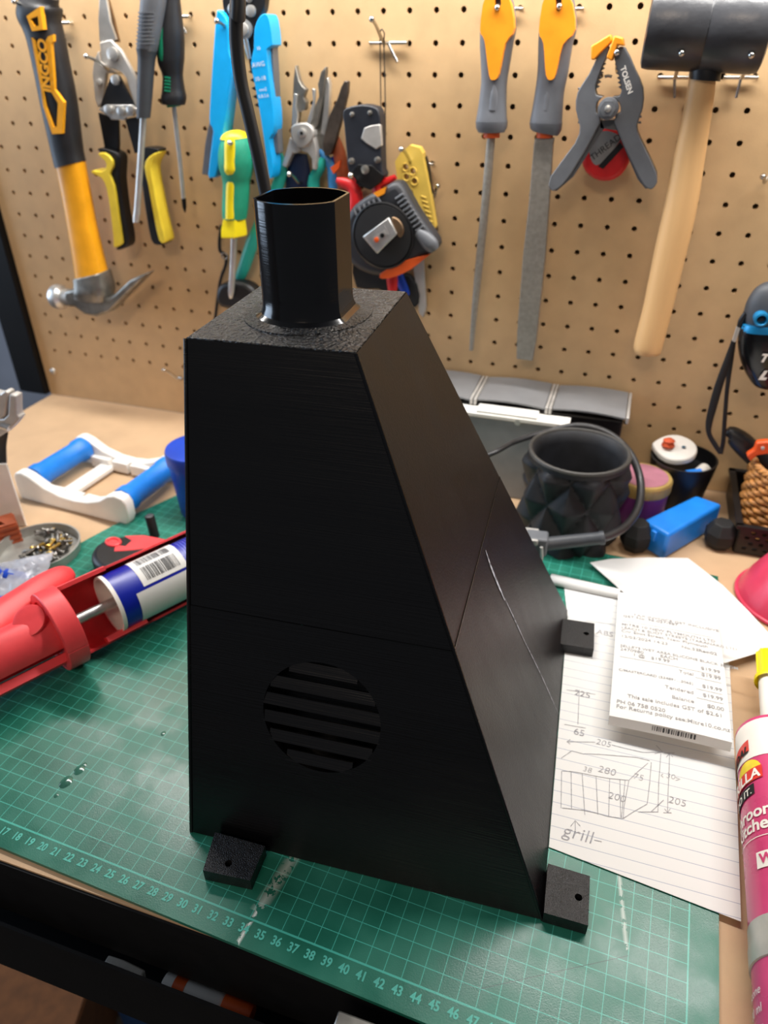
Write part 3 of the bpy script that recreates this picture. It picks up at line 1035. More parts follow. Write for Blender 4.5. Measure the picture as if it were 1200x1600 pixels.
t = thing('side_cutters', 'slim grey pliers with blue handles behind the teal pliers', 'pliers', at_y(560, 455, Y))
mk('jaw', pslab([(512, 120), (515, 132), (513, 188), (507, 214), (500, 208), (505, 165), (508, 128)], Y - 0.006, 0.007), M_STEEL, t, bevel=0.001)
mk('jaw', pslab([(505, 150), (509, 160), (503, 200), (497, 222), (492, 216), (499, 178)], Y - 0.004, 0.007), M_STEELD, t, bevel=0.001)
mk('pivot_body', pslab([(496, 206), (508, 208), (512, 226), (506, 240), (496, 236), (493, 220)], Y - 0.006, 0.008), M_STEELD, t, bevel=0.001)
mk('handle', psweep([(500, 234, 5), (508, 246, 6), (518, 262, 7), (521, 292, 7.5), (530, 340, 8)], Y - 0.004, 0.8, 14), mat('light_blue_grip', '3f8fd0', 0.4), t)
mk('handle', psweep([(529, 245, 4.5), (519, 254, 6), (530, 280, 7), (570, 340, 8), (610, 405, 8), (632, 452, 7), (636, 462, 4)], Y - 0.002, 0.8, 14), M_BLUE3, t)
# dark long-bladed shears
Y = -0.014
q = T(500, 100, .2376)
t = thing('garden_shears', 'dark worn steel shears with orange brown handle beside the crimping tool', 'shears', at_y(545, 420, Y))
mk('blade', pslab(q([(160, 108), (186, 114), (182, 190), (142, 370), (95, 540), (70, 600), (30, 606), (15, 520), (58, 340), (108, 240), (138, 150)]), Y - 0.005, 0.006), mat('worn_brown_steel', '5b5149', 0.45, metal=0.7, vary=0.3), t, bevel=0.001)
mk('handle', psweep([(522, 212, 7), (530, 240, 10), (535, 270, 10), (538, 320, 9), (545, 400, 8)], Y + 0.002, 0.6, 12), mat('rust_orange_grip', '9a4a22', 0.55, vary=0.2), t)
mk('orange_tab', pslab([(516, 262), (532, 250), (530, 262), (521, 272)], Y - 0.008, 0.004), M_ORG2, t)

# ------------------------------------------------------------------ crimping tool
Y = -0.026
t = thing('crimping_tool', 'crimping tool with a black riveted head and red handles', 'crimping tool', at_y(600, 455, Y))
h = mk('head', pslab(smooth_path(q([(150, 310), (200, 280), (280, 268), (350, 280), (386, 310), (397, 400), (402, 560), (407, 700), (420, 745), (340, 800), (240, 790), (185, 700), (175, 600), (156, 400)]), 2, True), Y - 0.010, 0.016), mat('blue_black_steel', '1c2029', 0.5, vary=0.12), t, bevel=0.0012)
mk('die', pslab(q([(340, 402), (395, 396), (403, 540), (368, 562), (300, 520), (268, 490), (290, 420)]), Y - 0.0108, 0.006), M_SATIN, h, bevel=0.0008)
for x, y, r in ((209, 332, 14), (326, 322, 14), (205, 640, 20), (376, 632, 20), (295, 695, 28)):
    mk('rivet', pdisc(500 + x * .2376, 100 + y * .2376, r * .2376, Y - 0.0125, 0.004), M_STEELD, h)
mk('lower_link', pslab(q([(190, 720), (250, 660), (340, 665), (420, 735), (400, 780), (330, 830), (250, 800)]), Y - 0.0115, 0.003), M_BLKS, t, bevel=0.0008)
mk('handle', psweep([(526, 281, 4), (536, 285, 8), (552, 294, 10), (556, 315, 11), (548, 350, 10), (540, 400, 9)], Y - 0.004, 0.8, 14), M_RED, t)
mk('handle', psweep([(618, 276, 4), (606, 283, 6.5), (590, 292, 8), (596, 330, 9), (608, 390, 9), (613, 440, 8.5), (613, 458, 6)], Y - 0.002, 0.8, 14), M_RED, t)
# thin cord loop
A = at_y(597, 52, -0.030)
g = tube([A + Vector((-0.0022, 0, 0)), at_y(594, 75, -0.02), at_y(595, 160, -0.016), at_y(598, 280, -0.014)], 0.00055, 6, k=3)
g2 = tube([A + Vector((0.0022, 0, 0)), at_y(600, 75, -0.02), at_y(602, 160, -0.016), at_y(602, 280, -0.014)], 0.00055, 6, k=3)
g3 = tube([A + Vector((-0.0022, 0, 0)), A + Vector((0, -0.001, 0.003)), A + Vector((0.0022, 0, 0))], 0.00055, 6, k=3)
tag(mk('cord_loop', [g, g2, g3], mat('dark_cord', '3b342c', 0.7)), 'thin dark cord loop hanging from a wire hook above the tape measure', 'cord')

# ------------------------------------------------------------------ tape measure
Y = -0.042
t = thing('tape_measure', 'black and orange tape measure hanging by its steel belt clip', 'tape measure', at_y(605, 433, Y))
body = [(545, 330), (559, 316), (578, 304), (588, 303), (602, 291), (616, 285), (628, 292), (647, 326), (666, 354), (682, 378), (681, 390), (671, 398), (660, 402), (642, 418), (619, 430), (595, 433), (571, 428), (548, 414), (535, 388), (534, 355)]
mk('body', pslab(smooth_path(body, 2, True), Y - 0.008, 0.024), mat('tape_body_grey', '2e3035', 0.5, vary=0.12), t, bevel=0.006, seg=3)
mk('side_disc', pdisc(598, 369, 47, Y - 0.0120, 0.006, 40), M_BLKM, t)
mk('disc_rim', (lambda P, r: tube([P + Vector((r * math.cos(a), 0, r * math.sin(a))) for a in [2 * PI * i / 40 for i in range(40)]], 0.0012, 6, closed=True))(at_y(598, 369, Y - 0.010), 0.0305), M_BLK, t)
# rubber ribs along the grip
for i in range(9):
    x0, y0 = lerp(632, 664, i / 8), lerp(302, 352, i / 8)
    mk('grip_rib', psweep([(x0 - 14, y0 + 9, 2.0), (x0 - 2, y0 + 1, 2.4)], Y - 0.0085, 1.0, 8, k=0), M_GREYP, t)
for i in range(6):
    x0, y0 = lerp(552, 590, i / 5), lerp(326, 308, i / 5)
    mk('grip_rib', psweep([(x0, y0, 2.2), (x0 + 5, y0 + 10, 2.0)], Y - 0.0085, 1.0, 8, k=0), M_GREYP, t)
mk('grip_nose', psweep([(652, 362, 7), (664, 372, 11), (674, 383, 12), (680, 391, 7)], Y - 0.008, 0.7, 14), M_GREYP, t)
mk('orange_base', pslab(smooth_path([(594, 428), (620, 412), (645, 404), (668, 399), (664, 404), (642, 421), (619, 432), (597, 436)], 2, True), Y - 0.0095, 0.022), M_ORG2, t, bevel=0.001)
mk('orange_lip', pslab([(583, 302), (603, 292), (600, 303), (590, 308)], Y - 0.0095, 0.012), M_ORG, t)
clip = mk('belt_clip', pslab([(607, 340), (620, 366), (589, 397), (566, 370)], Y - 0.0180, 0.0035), M_STEEL, t, bevel=0.001)
mk('clip_recess', pslab([(601, 352), (607, 366), (589, 384), (577, 370)], Y - 0.0184, 0.002), M_STEEL, clip)
mk('clip_slot', pslab([(600, 359), (603, 366), (590, 379), (584, 371)], Y - 0.0188, 0.002), M_SATIN, clip)
mk('clip_screw', pdisc(588, 375, 4, Y - 0.0196, 0.002), M_ORG2, clip)
mk('clip_screw', pdisc(597, 368, 3.6, Y - 0.0196, 0.002), M_BLKS, clip)
mk('clip_bow', pslab(smooth_path([(611, 341), (622, 343), (630, 356), (629, 367), (622, 370)], 3, True), Y - 0.0160, 0.003), M_TAN, t, bevel=0.001)

# things hanging behind the tape
tag(mk('steel_blade', pslab([(643, 396), (661, 396), (666, 480), (661, 496), (655, 490)], -0.008, 0.003), M_SATIN, bevel=0.0005), 'plain grey steel blade hanging behind the tape measure', 'blade')
tag(mk('black_slab', pslab(smooth_path([(552, 405), (590, 420), (640, 430), (655, 462), (648, 482), (625, 470), (590, 452), (556, 450)], 2, True), -0.010, 0.008), M_BLKM, bevel=0.002), 'black sheath hanging low behind the tape measure', 'slab')  # flat matt black piece set low behind the tape

# ------------------------------------------------------------------ yellow pocket tool
Y = -0.022
q = T(480, 0, .25)
t = thing('folding_pocket_tool', 'flat yellow pocket tool with four round holes and a slot', 'pocket tool', at_y(676, 362, Y))
YF = Y - 0.006
hc_ = [(480 + x * .25, y * .25) for x, y in ((615, 1045), (660, 1072), (620, 1106), (670, 1133))]
hl_ = [[at_y(x + 4.2 * math.cos(2 * PI * i / 14), y + 4.2 * math.sin(2 * PI * i / 14), YF) for i in range(14)] for x, y in hc_]
hl_.append([at_y(*v, YF) for v in q([(640, 1190), (658, 1188), (683, 1298), (668, 1306)])])
h = mk('body', holed([at_y(*v, YF) for v in q([(640, 908), (702, 924), (722, 960), (726, 1000), (762, 1180), (800, 1420), (786, 1452), (750, 1442), (700, 1340), (650, 1250), (600, 1170), (562, 1110), (548, 1010), (580, 958)])], hl_, (0, 0.010, 0)), mat('mustard_plastic', 'd8b650', 0.42, vary=0.06), t, smooth=0)
for x, y in hc_:
    P = at_y(x, y, Y - 0.0062)
    mk('hole_rim', tube([P + Vector((0.0034 * math.cos(a), 0, 0.0034 * math.sin(a))) for a in [2 * PI * i / 16 for i in range(16)]], 0.0006, 6, closed=True), mat('mustard_plastic', 'd8b650'), h)
for i in range(6):
    x, y = 712 + i * 8, 1225 + i * 30
    mk('thumb_rib', psweep(q([(x, y, 5), (x + 32, y + 14, 5)]), Y - 0.006, 0.8, 8, k=0), mat('mustard_plastic', 'd8b650'), h)
mk('back_liner', pslab(q([(728, 970), (742, 985), (762, 1060), (775, 1170), (808, 1440), (800, 1490), (785, 1452), (795, 1420), (762, 1180)]), Y + 0.001, 0.006), M_BLK, t)

# ------------------------------------------------------------------ files
M_FILE = mat('file_steel', '9a958c', 0.45, metal=0.6, vary=0.08, vscale=250, bump=0.35, bscale=2500)
M_SLATE = mat('slate_plastic', '6a6d73', 0.5, vary=0.06)
Y = -0.030
for nm, lab, hC, inl, inlY, fer, hole in (
    ('round_file', 'narrow round file with an orange and slate handle', [(779, -14, 19), (779.5, 15, 25), (779, 40, 27.5), (776, 66, 26), (774, 100, 22.5), (772, 130, 20), (769.5, 165, 21.5), (768, 190, 24), (768, 200, 23), (768, 206, 20)],
     [(760, -8), (792, -8), (803, 44), (789, 68), (779, 116), (770.5, 125), (764, 117), (757, 64), (750, 46)], 0, (768, 209), (777, 10)),
    ('flat_file', 'broad flat file with an orange and slate handle', [(874, -14, 21), (873, 15, 26.5), (872, 42, 29), (868, 66, 27), (864, 110, 24), (859, 142, 22.5), (855, 175, 24), (853, 192, 25), (853, 202, 23.5), (852, 207, 20)],
     [(853, -8), (888, -8), (898, 46), (879, 70), (868, 116), (860.5, 125), (853, 117), (849, 68), (842, 48)], 0, (851, 211), (872, 10))):
    t = thing(nm, lab, 'file', at_y(740 if nm == 'round_file' else 820, 560, Y), None)
    h = mk('handle', psweep(hC, Y, 0.72, 22, e=2.5), M_SLATE, t)
    mk('end_band', psweep([(hC[-3][0], hC[-3][1] - 1, hC[-3][2] + .6), (hC[-2][0], hC[-2][1], hC[-2][2] + .6), (hC[-1][0], hC[-1][1] + .6, hC[-1][2])], Y, 0.73, 22, k=0, e=2.5), M_SLATE, h)
    hx = hole[0]
    YF = Y - 0.0150
    mk('orange_inlay', holed([at_y(*v, YF) for v in smooth_path(inl, 3, True)], [[at_y(*v, YF) for v in ((hx - 4, -4), (hx + 5, -4), (hx + 6, 6), (hx + 2, 18), (hx - 3, 16))]], (0, 0.010, 0)), M_ORG, h, smooth=0)
    mk('thumb_dimple', psweep([(fer[0] + 5, 128, 3), (fer[0] + 4, 150, 7), (fer[0] + 2, 172, 8)], Y - 0.0065, 0.75, 12), M_SLATE, h)
    mk('ferrule', psweep([(fer[0], 206, 13), (fer[0], 215, 13)], Y, 0.8, 16, k=0), M_ORG2, t)
    if nm == 'round_file':
        mk('blade', psweep([(768, 214, 5), (766.5, 224, 6.8), (758, 320, 6.5), (750, 400, 6.2), (742, 480, 5), (736.5, 547, 3.2)], Y, 1.0, 12, k=2), M_FILE, t)
    else:
        mk('blade', pslab([(836, 216), (866, 216), (864, 226), (858, 320), (852, 400), (838, 530), (832, 564), (807, 561), (808, 520), (817, 400), (826, 320), (834, 226)], Y - 0.003, 0.006), M_FILE, t, bevel=0.0006)

# ------------------------------------------------------------------ spring clamp and the red tape roll behind it
Y = -0.050
q = T(720, 0, .4)
t = thing('spring_clamp', 'grey plastic spring clamp with orange jaw pads biting a hook', 'clamp', at_y(944, 292, Y))
mk('arm', pslab(smooth_path(q([(572, 180), (545, 200), (500, 290), (456, 360), (449, 430), (465, 495), (445, 560), (350, 690), (350, 742), (378, 738), (430, 680), (545, 480), (528, 440), (532, 400), (556, 378), (530, 372), (525, 335), (552, 260), (578, 200)]), 2, True), Y - 0.008, 0.018), M_GREYP, t, bevel=0.003, seg=3)
mk('arm', pslab(smooth_path(q([(608, 192), (640, 185), (680, 270), (712, 345), (710, 425), (688, 490), (702, 545), (766, 680), (756, 732), (728, 736), (690, 680), (598, 475), (624, 440), (618, 400), (592, 378), (620, 374), (628, 335), (608, 262), (598, 215)]), 2, True), Y - 0.006, 0.018), M_GREYP, t, bevel=0.003, seg=3)
mk('arm_liner', pslab(q([(535, 470), (548, 470), (560, 500), (440, 690), (375, 746), (352, 742), (430, 670)]), Y - 0.002, 0.016), M_GREYP, t)
mk('arm_liner', pslab(q([(545, 470), (604, 468), (720, 690), (750, 730), (722, 738), (690, 700), (610, 510), (545, 500)]), Y - 0.002, 0.016), M_GREYP, t)
pv = mk('pivot_disc', pdisc(720 + 575 * .4, 425 * .4, 17.5, Y - 0.0125, 0.008, 28), M_GREYP, t)
mk('hex_nut', lathe([(0.0062, 0), (0.0062, 0.003)], at_y(949.5, 170, Y - 0.0155), (0, 1, 0), 6), M_GREYP, pv)
mk('screw', pdisc(949.5, 170, 5.5, Y - 0.018, 0.003), M_STEEL, pv)
mk('jaw_pad', pslab(q([(508, 180), (584, 133), (592, 160), (548, 205), (520, 236), (508, 232)]), Y - 0.010, 0.022), M_ORG, t, bevel=0.001)
mk('jaw_pad', pslab(q([(568, 226), (600, 138), (632, 148), (638, 180), (612, 176), (590, 240)]), Y - 0.011, 0.022), M_ORG, t, bevel=0.001)
for S in (-1, 1):
    for i in range(6):
        y = 250 + i * 18
        x = (553 - i * 5) if S < 0 else (612 + i * 3)
        mk('jaw_tooth', pslab(q([(x, y - 9), (x - S * 12, y), (x, y + 9)]), Y - 0.004, 0.012), M_GREYP, t)
mk('spring', psweep(q([(562, 300, 6), (575, 296, 6), (590, 300, 6)]), Y - 0.002, 1, 8, k=2), M_STEELD, t)
for i in range(7):
    yy = 345 + i * 22
    mk('grip_notch', psweep(q([(452 + abs(i - 3) * 2, yy, 5), (470, yy + 3, 4)]), Y - 0.006, 1, 8, k=0), M_GREYP, t)
    mk('grip_notch', psweep(q([(710 - abs(i - 3) * 2, yy, 5), (692, yy + 3, 4)]), Y - 0.004, 1, 8, k=0), M_GREYP, t)
a, b = at_y(974, 108, Y - 0.0082), at_y(984, 142, Y - 0.0082)
uxx = (b - a).normalized()
mk('lettering', text_geo('TOLSEN', 0.0056, (a + b) / 2, uxx, Vector((0, -1, 0)).cross(uxx), bold=0.0002, up=0.0022), M_WHITE, t, smooth=0)
Y = -0.018
t = thing('tape_roll', 'round red tape roll with a grey label hanging behind the spring clamp', 'tape roll', at_y(950, 285, Y))
rb = mk('roll', pslab(smooth_path(q([(480, 560), (500, 520), (560, 495), (620, 510), (655, 560), (662, 620), (630, 680), (580, 708), (520, 700), (475, 650)]), 3, True), Y - 0.010, 0.022), M_RED, t, bevel=0.004, seg=3)
mk('paper_label', pslab(smooth_path(q([(500, 570), (515, 530), (560, 512), (600, 520), (622, 548), (545, 640), (512, 630)]), 3, True), Y - 0.0106, 0.001), mat('silver_label', '8d8d8d', 0.4, vary=0.1), rb)
mk('black_stripe', pslab(q([(622, 556), (636, 574), (556, 660), (536, 650)]), Y - 0.0108, 0.001), M_BLK, rb)
a, b = at_y(720 + 520 * .4, 612 * .4, Y - 0.011), at_y(720 + 612 * .4, 540 * .4, Y - 0.011)
uxx = (b - a).normalized()
mk('lettering', text_geo('THREAD', 0.0075, (a + b) / 2, uxx, Vector((0, -1, 0)).cross(uxx), up=0.0004), M_BLKM, rb, smooth=0)

# ------------------------------------------------------------------ rubber mallet
Y = -0.050
t = thing('rubber_mallet', 'black rubber mallet with a pale wooden handle resting on two hooks', 'mallet', at_y(1012, 552, Y))
cL, cR = at_y(1012, 40, Y), at_y(1202, 46, Y)
ax = (cR - cL).normalized()
ln = (cR - cL).length
hd = mk('head', lathe([(0.025, 0), (0.0282, 0.0012), (0.0292, 0.006), (0.0292, ln / 2 - .001), (0.0286, ln / 2), (0.0292, ln / 2 + .001), (0.0292, ln - 0.006), (0.0282, ln - 0.0012), (0.025, ln)], cL, ax, 40), mat('scuffed_black_rubber', '1d1e21', 0.33, vary=0.5, vscale=16, bump=0.3, bscale=120, col2='4a4b4f', detail=8), t)
mk('collar', psweep([(1103, 98, 24), (1102, 112, 25), (1101, 125, 24.5)], Y, 1.0, 24, k=2), M_BLK, t)
mk('handle', psweep([(1098, 118, 21), (1094, 150, 22), (1080, 230, 24), (1064, 320, 26), (1046, 400, 25), (1028, 480, 23), (1014, 535, 22.5), (1011, 549, 21), (1010.5, 553, 17)], Y, 0.82, 22), M_WOODH, t)

# ------------------------------------------------------------------ black case with wrist strap
Y = -0.060
t = thing('black_pouch_case', 'glossy black case with a blue ringed dome and a wrist strap', 'case', at_y(1205, 604, Y))
cx = 1216
mk('body', psweep([(cx, 505, 58), (cx, 520, 63), (cx, 545, 63), (cx, 570, 57), (cx, 590, 46), (cx, 600, 38), (cx, 604, 30)], Y, 0.55, 28, e=3.2), mat('glossy_black', '0a0a0c', 0.22, vary=0.1), t)
mk('dome', psweep([(cx, 440, 12), (cx, 443, 24), (cx, 452, 37), (cx, 468, 48), (cx, 486, 54), (cx, 500, 55), (cx, 508, 53)], Y, 0.6, 28), M_GREYD, t)
M_BLUR = mat('metallic_blue', '1c7fb4', 0.3, metal=0.3)
mk('blue_band', psweep([(cx, 504, 56), (cx, 509, 59), (cx, 514, 60)], Y - 0.002, 0.56, 28, k=0, e=2.6), M_BLUR, t)
mk('blue_eyelet', lathe([(0.0034, 0.012), (0.0034, 0.0), (0.0042, -0.0012), (0.0056, -0.0008), (0.0060, 0.001), (0.0060, 0.012)], at_y(1190, 500, Y - 0.0205), (0, 1, 0), 22, cap=False), M_BLUR, t)
mk('lettering', [text_geo('T', 0.010, at_y(1193, 560, Y - 0.0195), (1, 0, 0.04), (0, 0, 1), bold=0.0005, shear=0.25), text_geo('L', 0.0105, at_y(1192, 587, Y - 0.0175), (1, 0, 0.04), (0, 0, 1), bold=0.0008, shear=0.35)], M_WHITE, t, smooth=0)
mk('strap_anchor', psweep([(1166, 490, 5), (1158, 502, 5), (1155, 512, 4)], Y - 0.004, 0.8, 10, k=3), M_BLK, t)
mk('strap_tag', pslab([(1151, 511), (1157, 513), (1149, 535), (1144, 533)], Y - 0.006, 0.003), M_SATIN, t)
mk('strap', [psweep([(1147, 532, 4), (1138, 560, 5.5), (1124, 600, 6.5), (1114, 635, 6.5), (1108, 660, 5.5), (1108, 678, 4), (1118, 696, 4), (1126, 708, 3.5)], Y - 0.004, 0.28, 10), psweep([(1147, 533, 3.5), (1141, 570, 4), (1136, 610, 3.5), (1132, 660, 3.5), (1130, 690, 3.5), (1126, 709, 3.5)], Y + 0.004, 0.3, 10)], M_BLKM, t)
# ------------------------------------------------------------------ helpers for things lying on the bench


def zslab(pts, ztop, thick, k=0):
    if k:
        pts = smooth_path(pts, k, True)
    return prism([at_z(x, y, ztop) for x, y in pts], (0, 0, -thick))


MATZ = 0.0032

# ------------------------------------------------------------------ black power cable behind the pipe
P = [at_y(*q_, -0.30) for q_ in ((372, -60), (370, 0), (369, 60), (376, 125), (388, 178), (401, 235), (412, 288), (424, 345), (438, 410), (452, 480))]
P += [Vector((-0.150, -0.262, 0.200)), Vector((-0.150, -0.245, 0.12)), Vector((-0.145, -0.235, 0.05)), Vector((-0.120, -0.215, 0.0085)), Vector((-0.07, -0.195, 0.0085))]
P = [Vector((P[0].x - 0.01, -0.22, 0.74))] + P
tag(mk('power_cable', tube(P, 0.0042, 12, k=5), mat('black_cable', '111114', 0.5)), 'thick black cable hanging down behind the pipe of the hood', 'cable')

# ------------------------------------------------------------------ roller frame
N0 = Vector((-0.516, -0.243, 0))
ex = Vector((0.9967, -0.081, 0))
ey = Vector((0.081, 0.9967, 0))
t = thing('roller_stand', 'white spool stand with two blue rollers beside the cutting mat', 'roller stand', N0 + ex * 0.073 + ey * 0.047 + Vector((0, 0, 0.0003)))


def RS(x, y, z):
    return N0 + ex * x + ey * y + Vector((0, 0, z + 0.0003))


def side(y, th):
    prof = [(0.003, 0.0), (0.0, 0.008), (0.0, 0.026), (0.004, 0.032), (0.012, 0.034), (0.022, 0.031), (0.040, 0.021), (0.060, 0.016), (0.078, 0.015), (0.096, 0.017), (0.114, 0.023), (0.126, 0.031), (0.136, 0.034), (0.145, 0.032), (0.149, 0.026), (0.149, 0.010), (0.144, 0.0)]
    return prism([RS(x, y, z) for x, z in prof], ey * th)


mk('side_plate', side(0.0, 0.012), M_WHITE, t, bevel=0.0018, seg=3)
mk('side_plate', side(0.090, 0.012), M_WHITE, t, bevel=0.0018, seg=3)
mk('cross_bar', hexa([RS(x, y, 0.003) for x, y in ((0.040, 0.010), (0.058, 0.010), (0.058, 0.092), (0.040, 0.092))], [RS(x, y, 0.008) for x, y in ((0.040, 0.010), (0.058, 0.010), (0.058, 0.092), (0.040, 0.092))]), M_WHITE, t, bevel=0.0006)
for x0, x1 in ((0.026, 0.052), (0.056, 0.078), (0.082, 0.112)):
    for y in (0.0115, 0.084):
        mk('inner_block', hexa([RS(x, yy, 0.002) for x, yy in ((x0, y), (x1, y), (x1, y + 0.007), (x0, y + 0.007))], [RS(x, yy, 0.0145) for x, yy in ((x0, y), (x1, y), (x1, y + 0.007), (x0, y + 0.007))]), M_WHITE, t, bevel=0.0008)
for x in (0.0145, 0.1345):
    a = RS(x, 0.0125, 0.0205)
    mk('roller', lathe([(0.0095, 0), (0.0135, 0.0005), (0.0138, 0.010), (0.0122, 0.0135), (0.0122, 0.0635), (0.0138, 0.067), (0.0135, 0.0765), (0.0095, 0.077)], a, ey, 28), M_BLUE2, t)

# ------------------------------------------------------------------ blue tub by the hood
c = Vector((-0.309, -0.203, MATZ))
t = thing('blue_tub', 'tall dark blue plastic tub standing at the side of the hood', 'tub', c)
mk('body', lathe([(0.0260, 0), (0.0268, 0.001), (0.0308, 0.062)], c, (0, 0, 1), 40), M_BLUE3, t)
mk('lid', lathe([(0.0318, 0.058), (0.0322, 0.062), (0.0322, 0.070), (0.0312, 0.0722), (0.027, 0.0728)], c, (0, 0, 1), 40), M_BLUE3, t)

# ------------------------------------------------------------------ tin of screws with a plastic bag
c = Vector((-0.421, -0.324, 0.0005))
t = thing('screw_tin', 'shallow round metal tin full of loose screws', 'tin', c)
mk('dish', lathe([(0.034, 0), (0.0368, 0.002), (0.0385, 0.0115), (0.0388, 0.0125), (0.0372, 0.0125), (0.0362, 0.0030), (0.0001, 0.0026)], c, (0, 0, 1), 48), mat('tin_plate', 'a9a8a2', 0.4, metal=0.45, vary=0.1), t)
rnd = random.Random(5)
M_BRASS = mat('brass', 'd9b45c', 0.3, metal=0.8, vary=0.15)
M_ZN = mat('zinc_screw', '8f8d88', 0.3, metal=0.8, vary=0.3, vscale=300)
for i in range(72):
    ang, rr = rnd.uniform(-1.6, 1.9), 0.029 * rnd.random() ** 0.6
    p0 = c + Vector((rr * math.cos(ang), rr * math.sin(ang), 0.0058 + 0.0085 * rnd.random()))
    L = rnd.uniform(0.011, 0.016)
    a = rnd.uniform(0, 2 * PI)
    d = Vector((math.cos(a), math.sin(a), rnd.uniform(-0.15, 0.15))).normalized()
    q0 = p0 + d * L - c
    if math.hypot(q0.x, q0.y) > 0.033:
        d = -d
    brass = i % 4 == 0
    prof = [(0.0030, 0), (0.0032, 0.0008), (0.0014, 0.0026)]
    for k in range(6):
        prof += [(0.0017, 0.0028 + k * L / 7), (0.0012, 0.0028 + (k + .5) * L / 7)]
    prof.append((0.0003, L + 0.0015))
    o = mk('screw', lathe(prof, p0, d, 8), M_BRASS if brass else M_ZN)
    tag(o, 'brass coloured screw lying in the round tin' if brass else 'grey zinc screw lying in the round tin', 'screw', 'brass screws in the tin' if brass else 'zinc screws in the tin')
M_BAG = mat('clear_bag_film', 'b9bcc6', 0.18, vary=0.2, vscale=60, alpha=0.55)


def bag():
    q_ = [at_z(-25, 886, 0.016), at_z(84, 862, 0.020), at_z(68, 908, 0.020), at_z(-25, 944, 0.010)]
    rn = random.Random(3)
    V, F = [], []
    n = 14
    for lay in (0, 1):
        for i in range(n + 1):
            for j in range(n + 1):
                s_, u_ = i / n, j / n
                p_ = lerp(lerp(q_[0], q_[1], s_), lerp(q_[3], q_[2], s_), u_)
                edge = min(s_, 1 - s_, u_, 1 - u_)
                b_ = min(1, edge * 5)
                z_ = (0.0035 if lay else -0.001) * b_ + rn.uniform(-.0032, .0032) * b_
                V.append(p_ + Vector((rn.uniform(-.001, .001), rn.uniform(-.001, .001), z_)))
    for lay in (0, 1):
        o = lay * (n + 1) ** 2
        for i in range(n):
            for j in range(n):
                a_ = o + i * (n + 1) + j
                F.append((a_, a_ + 1, a_ + n + 2, a_ + n + 1))
    return V, F


tag(mk('plastic_bag', bag(), M_BAG, smooth=80), 'crumpled clear plastic bag draped over the tin of screws', 'bag')

# ------------------------------------------------------------------ terracotta block, white box with a wrench
M_TERRA = mat('terracotta_print', 'a5502e', 0.55, vary=0.15, vscale=80)
K = at_z(38, 849, 0.0005)
e1, e2 = Vector((-0.62, -0.78, 0)), Vector((-0.78, 0.62, 0))


def blk(g0, g1, z0, z1):
    q_ = [K + e1 * u_ + e2 * v_ + Vector((0, 0, z0)) for u_, v_ in ((g0, g0), (0.050 - g0, g0), (0.050 - g0, 0.024 - g0), (g0, 0.024 - g0))]
    tri = [K + e1 * u_ + e2 * v_ + Vector((0, 0, z0)) for u_, v_ in ((0.010, 0.004), (0.026, 0.006), (0.016, 0.018))]
    return holed(q_, [tri], (0, 0, z1 - z0))


t = thing('terracotta_block', 'brick red printed block with ribbed sides beside the tin of screws', 'block', K + e1 * 0.025 + e2 * 0.012)
mk('body', blk(0.0012, 0, 0.0, 0.0245), M_TERRA, t, smooth=0)
for i in range(4):
    mk('rib', blk(0.0, 0, 0.002 + i * 0.0058, 0.0048 + i * 0.0058), M_TERRA, t, smooth=0)
E0 = at_z(41, 822, 0.0006)
d_ = Vector((-0.93, -0.37, 0))
nb = Vector((-0.37, 0.93, 0))
t = thing('white_card', 'plain white card standing upright behind the brick red block', 'card', E0 + d_ * 0.04)
q_ = [E0, E0 + d_ * 0.085, E0 + d_ * 0.085 + nb * 0.0025, E0 + nb * 0.0025]
mk('panel', hexa(q_, [v + Vector((0, 0, 0.072)) for v in q_]), M_WHITE, t)
q_ = [E0 + d_ * 0.012 + nb * 0.0025, E0 + d_ * 0.075 + nb * 0.0025, E0 + d_ * 0.075 + nb * 0.020, E0 + d_ * 0.012 + nb * 0.020]
mk('foot', hexa(q_, [v + Vector((0, 0, 0.003)) for v in q_]), M_WHITE, t)
Y = E0.y + 0.012
t = thing('adjustable_wrench', 'grey adjustable wrench standing behind the white card', 'wrench', at_y(4, 760, Y))
mk('jaw', pslab([(-22, 612), (0, 616), (6, 611), (12, 614), (8, 650), (2, 655), (-22, 655)], Y - 0.004, 0.010), M_SATIN, t, bevel=0.0015)
mk('movable_jaw', pslab([(14, 616), (24, 619), (25, 648), (30, 654), (20, 666), (10, 676), (-2, 684), (-20, 690), (-22, 655), (5, 655), (12, 648)], Y - 0.004, 0.010), M_SATIN, t, bevel=0.0015)
mk('knurl', psweep([(3, 664, 5), (16, 668, 5)], Y - 0.003, 1, 12, k=0), M_STEEL, t)
mk('handle', psweep([(4, 676, 9), (0, 700, 9.5), (2, 745, 9.5), (8, 800, 9)], Y, 0.45, 12), M_BLK, t)

